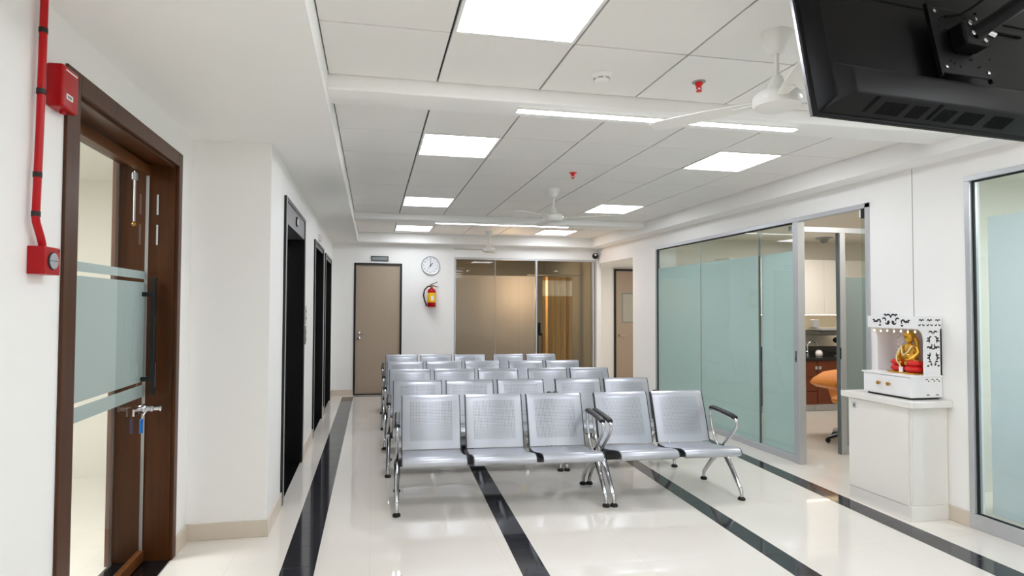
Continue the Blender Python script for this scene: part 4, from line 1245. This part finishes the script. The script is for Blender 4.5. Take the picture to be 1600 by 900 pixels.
# fretwork openings: small dark scrolls let into front and side
def scroll(mb, c, r, a0, a1, w_, plane, off):
    n = 7
    pts_o, pts_i = [], []
    for k in range(n):
        u = k / (n - 1)
        a = a0 + (a1 - a0) * u
        ww = w_ * math.sin(PI * (0.12 + 0.76 * u))
        pts_o.append((c[0] + (r + ww) * math.cos(a), c[1] + (r + ww) * math.sin(a)))
        pts_i.append((c[0] + (r - ww) * math.cos(a), c[1] + (r - ww) * math.sin(a)))
    poly = pts_o + pts_i[::-1]
    mb.prism(poly, plane, off[0], off[1])
rr = random.Random(5)
fm = MB()
offx = (UX - 0.0108, UX - 0.0095)
for sgn in (-1, 1):
    for (dy, z, r, a0, a1) in ((0.022, 1.44, 0.020, 0.3, 3.4), (0.030, 1.405, 0.018, 2.6, 6.0), (0.012, 1.398, 0.014, -1.2, 1.6), (0.058, 1.418, 0.015, 0.4, 3.8), (0.048, 1.452, 0.008, 0, 4),
                             (0.105, 1.405, 0.016, 0.5, 4.2), (0.120, 1.418, 0.012, 3.2, 6.2), (0.138, 1.395, 0.012, 0.2, 3.0), (0.095, 1.385, 0.008, 3, 6), (0.150, 1.412, 0.007, 0, 4)):
        c = (ym + sgn * dy, z)
        if sgn > 0: scroll(fm, c, r, a0, a1, 0.0062, 'x', offx)
        else: scroll(fm, c, r, PI - a0, PI - a1, 0.0062, 'x', offx)
tag(fm.build('fretwork', 'fret_dark', t_), kind='stuff')
fm = MB()
offy = (SY0 - 0.0008, SY0 + 0.0004)
xm = (UX + 0.064 + SX1) / 2
for sgn in (-1, 1):
    for (dx, z, r, a0, a1) in ((0.022, 1.325, 0.016, 0.4, 3.4), (0.040, 1.300, 0.012, 2.8, 6.0), (0.016, 1.285, 0.018, -1.0, 1.8), (0.044, 1.262, 0.012, 0.2, 3.6), (0.024, 1.240, 0.014, 2.4, 5.6),
                             (0.042, 1.218, 0.010, 0, 3), (0.018, 1.205, 0.016, 0.5, 3.0), (0.040, 1.180, 0.013, 2.5, 5.8), (0.018, 1.150, 0.018, -1.3, 1.4), (0.044, 1.140, 0.010, 0.4, 3.8),
                             (0.030, 1.112, 0.012, 0.5, 3.2), (0.046, 1.098, 0.008, 3, 6), (0.02, 1.10, 0.006, 0, 5)):
        c = (xm + sgn * dx, z)
        if sgn > 0: scroll(fm, c, r, a0, a1, 0.0056, 'y', offy)
        else: scroll(fm, c, r, PI - a0, PI - a1, 0.0056, 'y', offy)
for dx in (-0.03, 0.02, 0.06):
    for (ddx, z, r, a0, a1) in ((0, 0.985, 0.010, 0.3, 2.8), (0.018, 0.980, 0.004, 0, 5)):
        scroll(fm, (xm + dx + ddx - 0.03, z), r, a0, a1, 0.0032, 'y', offy)
for dx in (-0.05, 0.03):
    scroll(fm, (xm + dx, 0.872), 0.012, 0.2, 2.9, 0.0032, 'y', offy)
xs_ = (UX + SX1) / 2
for dx in (-0.07, 0.0, 0.07):
    for sgn in (-1, 1):
        for (ddx, z, r, a0, a1) in ((0.012, 1.415, 0.010, 0.3, 3.4), (0.018, 1.392, 0.009, 2.8, 6.0)):
            c = (xs_ + dx + sgn * ddx, z)
            if sgn > 0: scroll(fm, c, r, a0, a1, 0.0042, 'y', (SY0 - 0.0048, SY0 - 0.0036))
            else: scroll(fm, c, r, PI - a0, PI - a1, 0.0042, 'y', (SY0 - 0.0048, SY0 - 0.0036))
tag(fm.build('fretwork', 'fret_dark', t_), kind='stuff')
# etched tree pattern on the inner back panel
tp = MB()
for k in range(26):
    a = k * 0.9
    yy = 3.82 + 0.026 * math.sin(a * 1.7) + 0.01 * math.sin(a * 3.1)
    zz = 1.06 + 0.0095 * k
    tp.ball((SX1 - 0.0125, yy, zz), 0.0042 + 0.002 * ((k * 7) % 3), 8, 5)
tag(tp.build('inlay_dots', 'shrine_white', t_), kind='stuff')
# fairy lights
ls = thing('fairy_lights', (UX + 0.03, ym, 1.34), 'string of warm fairy lights under the shrine canopy', 'string light')
for k in range(7):
    yy = SY0 + 0.03 + k * (SY1 - SY0 - 0.06) / 6
    b_ = MB().ball((UX + 0.018, yy, 1.336 - 0.004 * (k % 2)), (0.0052, 0.0052, 0.0078), 10, 7).build('bulb', 'bulb_warm', ls, smooth=True)
    MB().lathe([(0.005, 1.342), (0.005, 1.352), (0.003, 1.356)], (UX + 0.018, yy, 0), 8).build('socket', 'white_plastic', b_)
MB().tube([(UX + 0.018, SY0 + 0.02 + k * 0.0365, 1.354 - 0.003 * (k % 2)) for k in range(11)], 0.0018, 6).build('wire', 'white_plastic', ls)

# gilded seated statuette on red cushions
fx0, fy0, fz0 = 3.955, 3.655, 1.022
t_ = thing('seated_statuette', (fx0, fy0, fz0), 'gilded seated statuette on red cushions inside the shrine', 'statuette')
B(fx0 - 0.075, fx0 + 0.06, fy0 - 0.105, fy0 + 0.115, fz0, fz0 + 0.012).build('base_tray', 'gold', t_, bevel=0.004)
for yy, rz_ in ((-0.055, 0.1), (0.060, -0.1)):
    cu = MB()
    cu.ball((fx0 - 0.012, fy0 + yy, fz0 + 0.036), (0.070, 0.058, 0.030))
    cu.build('cushion', 'red_cloth', t_, smooth=True)
    MB().ball((fx0 - 0.016, fy0 + yy * 1.12, fz0 + 0.078), (0.058, 0.050, 0.026)).build('cushion', 'red_cloth', t_, smooth=True)
bd = MB()
bz = fz0 + 0.07
bd.ball((fx0 + 0.012, fy0, bz + 0.040), (0.044, 0.062, 0.050))          # hips and belly
bd.ball((fx0 + 0.014, fy0, bz + 0.095), (0.036, 0.052, 0.052))          # chest
bd.ball((fx0 + 0.014, fy0, bz + 0.130), (0.026, 0.056, 0.022))          # shoulders
bd.ball((fx0 + 0.008, fy0 - 0.002, bz + 0.152), (0.015, 0.016, 0.022))  # neck
bd.ball((fx0 + 0.000, fy0 - 0.004, bz + 0.186), (0.030, 0.026, 0.034))  # head
bd.ball((fx0 - 0.029, fy0 - 0.004, bz + 0.182), (0.007, 0.005, 0.009))  # nose
for s in (-1, 1):
    bd.ball((fx0 - 0.002, fy0 - 0.004 + s * 0.027, bz + 0.186), (0.008, 0.005, 0.010))   # ears
    bd.tube([(fx0 + 0.012, fy0 + s * 0.052, bz + 0.128), (fx0 + 0.004, fy0 + s * 0.072, bz + 0.085), (fx0 - 0.030, fy0 + s * 0.060, bz + 0.045)], [0.017, 0.015, 0.012], 10)
    bd.tube([(fx0 - 0.030, fy0 + s * 0.060, bz + 0.045), (fx0 - 0.048, fy0 + s * 0.038, bz + 0.034)], [0.012, 0.010], 10)
    bd.tube([(fx0 + 0.01, fy0 + s * 0.03, bz + 0.018), (fx0 - 0.03, fy0 + s * 0.088, bz + 0.010)], [0.030, 0.024], 10)
    bd.tube([(fx0 - 0.03, fy0 + s * 0.088, bz + 0.010), (fx0 - 0.052, fy0 + s * 0.012, bz + 0.004)], [0.022, 0.015], 10)
    bd.ball((fx0 - 0.056, fy0 + s * 0.030, bz + 0.032), (0.012, 0.010, 0.007))
fig = bd.build('figure', 'gold', t_, smooth=True)
md = fig.modifiers.new('remesh', 'REMESH'); md.mode = 'VOXEL'; md.voxel_size = 0.0035; md.use_smooth_shade = True
ms = fig.modifiers.new('smooth', 'SMOOTH'); ms.factor = 0.5; ms.iterations = 4
MB().lathe([(0.033, 0.0), (0.037, 0.010), (0.036, 0.028), (0.028, 0.046), (0.014, 0.056), (0.004, 0.060)], (fx0 + 0.004, fy0 - 0.004, bz + 0.190), 20).build('head_cloth', 'gold', t_, smooth=True)
MB().tube([(fx0 + 0.02, fy0 - 0.030, bz + 0.20), (fx0 + 0.026, fy0 - 0.040, bz + 0.165), (fx0 + 0.02, fy0 - 0.050, bz + 0.130)], [0.014, 0.017, 0.010], 10).build('cloth_tail', 'gold', t_, smooth=True)
MB().tube([(fx0 - 0.014, fy0 + 0.048, bz + 0.140), (fx0 - 0.030, fy0 + 0.030, bz + 0.09), (fx0 - 0.040, fy0 + 0.012, bz + 0.060), (fx0 - 0.034, fy0 - 0.02, bz + 0.085), (fx0 - 0.016, fy0 - 0.046, bz + 0.138)], 0.0075, 8).build('garland', 'gold_pale', t_, smooth=True)
MB().tube([(fx0 - 0.020, fy0 + 0.052, bz + 0.120), (fx0 - 0.045, fy0 + 0.060, bz + 0.06), (fx0 - 0.062, fy0 + 0.045, bz + 0.02), (fx0 - 0.070, fy0 + 0.01, bz - 0.01), (fx0 - 0.068, fy0 - 0.004, bz - 0.055)], 0.006, 8).build('sash', 'gold_pale', t_, smooth=True)
B(fx0 - 0.078, fx0 - 0.066, fy0 - 0.014, fy0 + 0.014, fz0 + 0.010, fz0 + 0.050).build('offering_plaque', 'paper', t_, bevel=0.002)
t_ = thing('brass_cup', (4.0, 3.565, 1.022), 'small brass pot standing behind the gilded statuette', 'pot')
MB().lathe([(0.018, 1.022), (0.030, 1.04), (0.030, 1.10), (0.018, 1.125), (0.022, 1.16), (0.014, 1.19), (0.004, 1.20)], (4.030, 3.548, 0), 18).build('body', 'brass', t_, smooth=True)
MB().lathe([(0.020, 1.16), (0.020, 1.168), (0.010, 1.172)], (4.030, 3.548, 0), 18).build('collar', 'gold_pale', t_, smooth=True)

# ------------------------------------------------------------------ television seen from behind
TW, TH = 1.12, 0.60
TYAW, TILT = math.radians(5.3), math.radians(10.5)
uu = Vector((math.cos(TYAW), math.sin(TYAW), 0))
hh = Vector((-math.sin(TYAW), math.cos(TYAW), 0))
vv = Vector((0, 0, 1)) * math.cos(TILT) + hh * math.sin(TILT)
nn = -uu.cross(vv)          # away from the viewer (screen side)
if nn.y < 0: nn = -nn
corner = Vector((1.306, 1.50, 2.086))
tv = thing('television', tuple(corner), 'black flat television seen from behind, tilted on a ceiling mount', 'television')
TM = Matrix((( uu.x, vv.x, nn.x, 0), (uu.y, vv.y, nn.y, 0), (uu.z, vv.z, nn.z, 0), (0, 0, 0, 1)))
def tvp(mb, name, mat, parent=tv, **k):
    return mb.xform(TM).build(name, mat, parent, local=True, **k)
# local: x width, y height, z towards the screen side (viewer side is -z)
tvp(B(0, TW, 0, TH, 0.004, 0.018), 'screen_panel', 'tv_black', bevel=0.003)
ed = MB()
tvp(B(-0.002, 0.0, 0, TH, 0.011, 0.020), 'edge_trim', 'tv_edge')
tvp(B(TW, TW + 0.002, 0, TH, 0.011, 0.020), 'edge_trim', 'tv_edge')
def frustum(x0, x1, y0, y1, z0, X0, X1, Y0, Y1, z1):
    vs = [(x0, y0, z0), (x1, y0, z0), (x1, y1, z0), (x0, y1, z0), (X0, Y0, z1), (X1, Y0, z1), (X1, Y1, z1), (X0, Y1, z1)]
    return MB().add(vs, [(3, 2, 1, 0), (4, 5, 6, 7), (0, 1, 5, 4), (1, 2, 6, 5), (2, 3, 7, 6), (3, 0, 4, 7)])
tvp(frustum(0.010, TW - 0.010, 0.006, TH - 0.006, 0.004, 0.055, TW - 0.055, 0.055, TH - 0.05, -0.030), 'back_shell', 'tv_black', bevel=0.004, seg=2, smooth=True)
tvp(frustum(0.020, TW - 0.020, 0.008, 0.190, 0.002, 0.105, TW - 0.105, 0.052, 0.140, -0.058), 'rear_housing', 'tv_facet', bevel=0.008, seg=2, smooth=True)
# vent fields on the underside of the rear housing
n0 = Vector((0, 0.008, 0.002)); n1 = Vector((0, 0.052, -0.058))
e_ = (n1 - n0)
nrm = Vector((0, -(0.060), -(0.044))).normalized()
for (xa, xb) in ((0.215, 0.315), (0.335, 0.405), (0.455, 0.520), (0.545, 0.64), (0.68, 0.78)):
    mb = MB()
    ns = int((xb - xa) / 0.0105)
    for k in range(ns):
        xx = xa + k * 0.0105
        for (s0, s1) in ((0.22, 0.78),):
            p0, p1 = n0 + e_ * s0, n0 + e_ * s1
            sk = 0.018
            vs = []
            for off_ in (0.0008, -0.002):
                o_ = nrm * off_
                vs += [(xx, p0.y + o_.y, p0.z + o_.z), (xx + 0.0065, p0.y + o_.y, p0.z + o_.z), (xx + 0.0065 + sk, p1.y + o_.y, p1.z + o_.z), (xx + sk, p1.y + o_.y, p1.z + o_.z)]
            mb.add(vs, [(0, 1, 2, 3), (7, 6, 5, 4), (0, 4, 5, 1), (1, 5, 6, 2), (2, 6, 7, 3), (3, 7, 4, 0)])
    tag(tvp(mb, 'vent_grille', 'tv_vent'), kind='stuff')
for xa in (0.165, 0.425):
    p0, p1 = n0 + e_ * 0.25, n0 + e_ * 0.95
    vs = []
    for off_ in (0.0012, -0.004):
        o_ = nrm * off_
        vs += [(xa, p0.y + o_.y, p0.z + o_.z), (xa + 0.014, p0.y + o_.y, p0.z + o_.z), (xa + 0.036, p1.y + o_.y, p1.z + o_.z), (xa + 0.020, p1.y + o_.y, p1.z + o_.z)]
    tvp(MB().add(vs, [(0, 1, 2, 3), (7, 6, 5, 4), (0, 4, 5, 1), (1, 5, 6, 2), (2, 6, 7, 3), (3, 7, 4, 0)]), 'stand_slot', 'tv_vent')
# grooves on the back
tvp(B(0.06, TW - 0.06, 0.415, 0.421, -0.0315, -0.029), 'groove', 'tv_vent')
tvp(B(0.56, 0.95, 0.375, 0.383, -0.034, -0.029), 'cable_clip_rail', 'tv_vent')
# mount
mc = Vector((0.50, 0.325, -0.045))
mt_ = thing('tv_mount', tuple(corner + TM.to_3x3() @ Vector((0.50, 0.325, -0.05))), 'black television bracket with arm and silver bolts reaching the ceiling', 'tv bracket')
o3 = Vector((0.50, 0.325, -0.05))
MSH = Matrix.Translation((0.075, -0.07, 0))
def mtp(mb, name, mat, parent=mt_, **k):
    return mb.xform(Matrix.Translation(TM.to_3x3() @ (-o3)) @ TM @ MSH).build(name, mat, parent, local=True, **k)
mtp(B(0.385, 0.605, 0.225, 0.465, -0.072, -0.066), 'vesa_plate', 'mount_black', bevel=0.003)
mtp(B(0.380, 0.388, 0.215, 0.475, -0.072, -0.060), 'plate_flange', 'mount_black')
mtp(B(0.602, 0.610, 0.215, 0.475, -0.072, -0.060), 'plate_flange', 'mount_black')
for (x, y) in ((0.402, 0.445), (0.402, 0.245), (0.588, 0.245), (0.588, 0.445)):
    mtp(MB().lathe([(0.006, -0.066), (0.006, -0.077), (0.003, -0.078)], (x, y, 0), 12), 'bolt', 'chrome', smooth=True)
hl = MB()
for (x, y) in ((0.42, 0.42), (0.435, 0.43), (0.41, 0.39), (0.44, 0.385), (0.45, 0.385), (0.43, 0.27), (0.445, 0.262), (0.47, 0.255), (0.52, 0.285), (0.53, 0.288), (0.55, 0.262), (0.56, 0.266), (0.54, 0.44), (0.57, 0.42), (0.46, 0.30)):
    hl.lathe([(0.004, -0.0718), (0.004, -0.0726), (0.001, -0.0727)], (x, y, 0), 8)
tag(mtp(hl, 'slot_holes', 'tv_vent'), kind='stuff')
mtp(B(0.445, 0.545, 0.305, 0.385, -0.120, -0.072), 'tilt_head', 'mount_black', bevel=0.006)
for (x, y) in ((0.462, 0.372), (0.468, 0.338)):
    mtp(MB().lathe([(0.009, -0.120), (0.009, -0.130), (0.004, -0.131)], (x, y, 0), 6), 'pivot_bolt', 'chrome')
mtp(MB().tube([(0.530, 0.355, -0.125), (0.560, 0.340, -0.130)], 0.009, 10), 'clamp_lever', 'chrome', smooth=True)
mtp(MB().tube([(0.525, 0.33, -0.12), (0.528, 0.315, -0.124)], 0.005, 8), 'pin', 'chrome', smooth=True)
# arm runs up and back to a ceiling plate
TM3 = TM.to_3x3()
Minv = TM3.inverted()
p_head = Vector((0.495, 0.345, -0.105))
elbow_w = Vector((2.22, 1.34, 2.64))
el = Minv @ (elbow_w - corner) - Vector((0.075, -0.07, 0))
mtp(MB().tube([p_head, el], 0.026, 10), 'arm', 'mount_black', smooth=True)
top = Minv @ (Vector((2.22, 1.34, Z_CEIL - 0.005)) - corner) - Vector((0.075, -0.07, 0))
mtp(MB().tube([el, top], 0.028, 14), 'drop_pole', 'mount_black', smooth=True)
pl_ = MB()
pl_.box(2.13, 2.31, 1.25, 1.43, Z_CEIL - 0.012, Z_CEIL - 0.001)
pl_.xform(Matrix.Translation(-(corner + TM3 @ o3)))
pl_.build('ceiling_plate', 'mount_black', mt_, local=True)
# cable hanging along the back
cb = thing('tv_cable', tuple(corner + TM3 @ Vector((0.6, 0.4, -0.07))), 'thin black cable looping behind the television bracket', 'cable')
oc = Vector((0.6, 0.4, -0.07))
pts = [(0.51, 0.355, -0.082), (0.57, 0.365, -0.088), (0.63, 0.40, -0.095), (0.69, 0.44, -0.10), (0.75, 0.48, -0.09)]
MB().tube(pts, 0.0045, 8).xform(Matrix.Translation(TM3 @ (-oc)) @ TM).build('lead', 'tv_vent', cb, smooth=True, local=True)
lp_ = [(0.73 + 0.035 * math.cos(a), 0.29 + 0.035 * math.sin(a), -0.040) for a in [0.6 + k * 0.45 for k in range(11)]]
MB().tube(lp_, 0.0045, 8).xform(Matrix.Translation(TM3 @ (-oc)) @ TM).build('loop', 'tv_vent', cb, smooth=True, local=True)
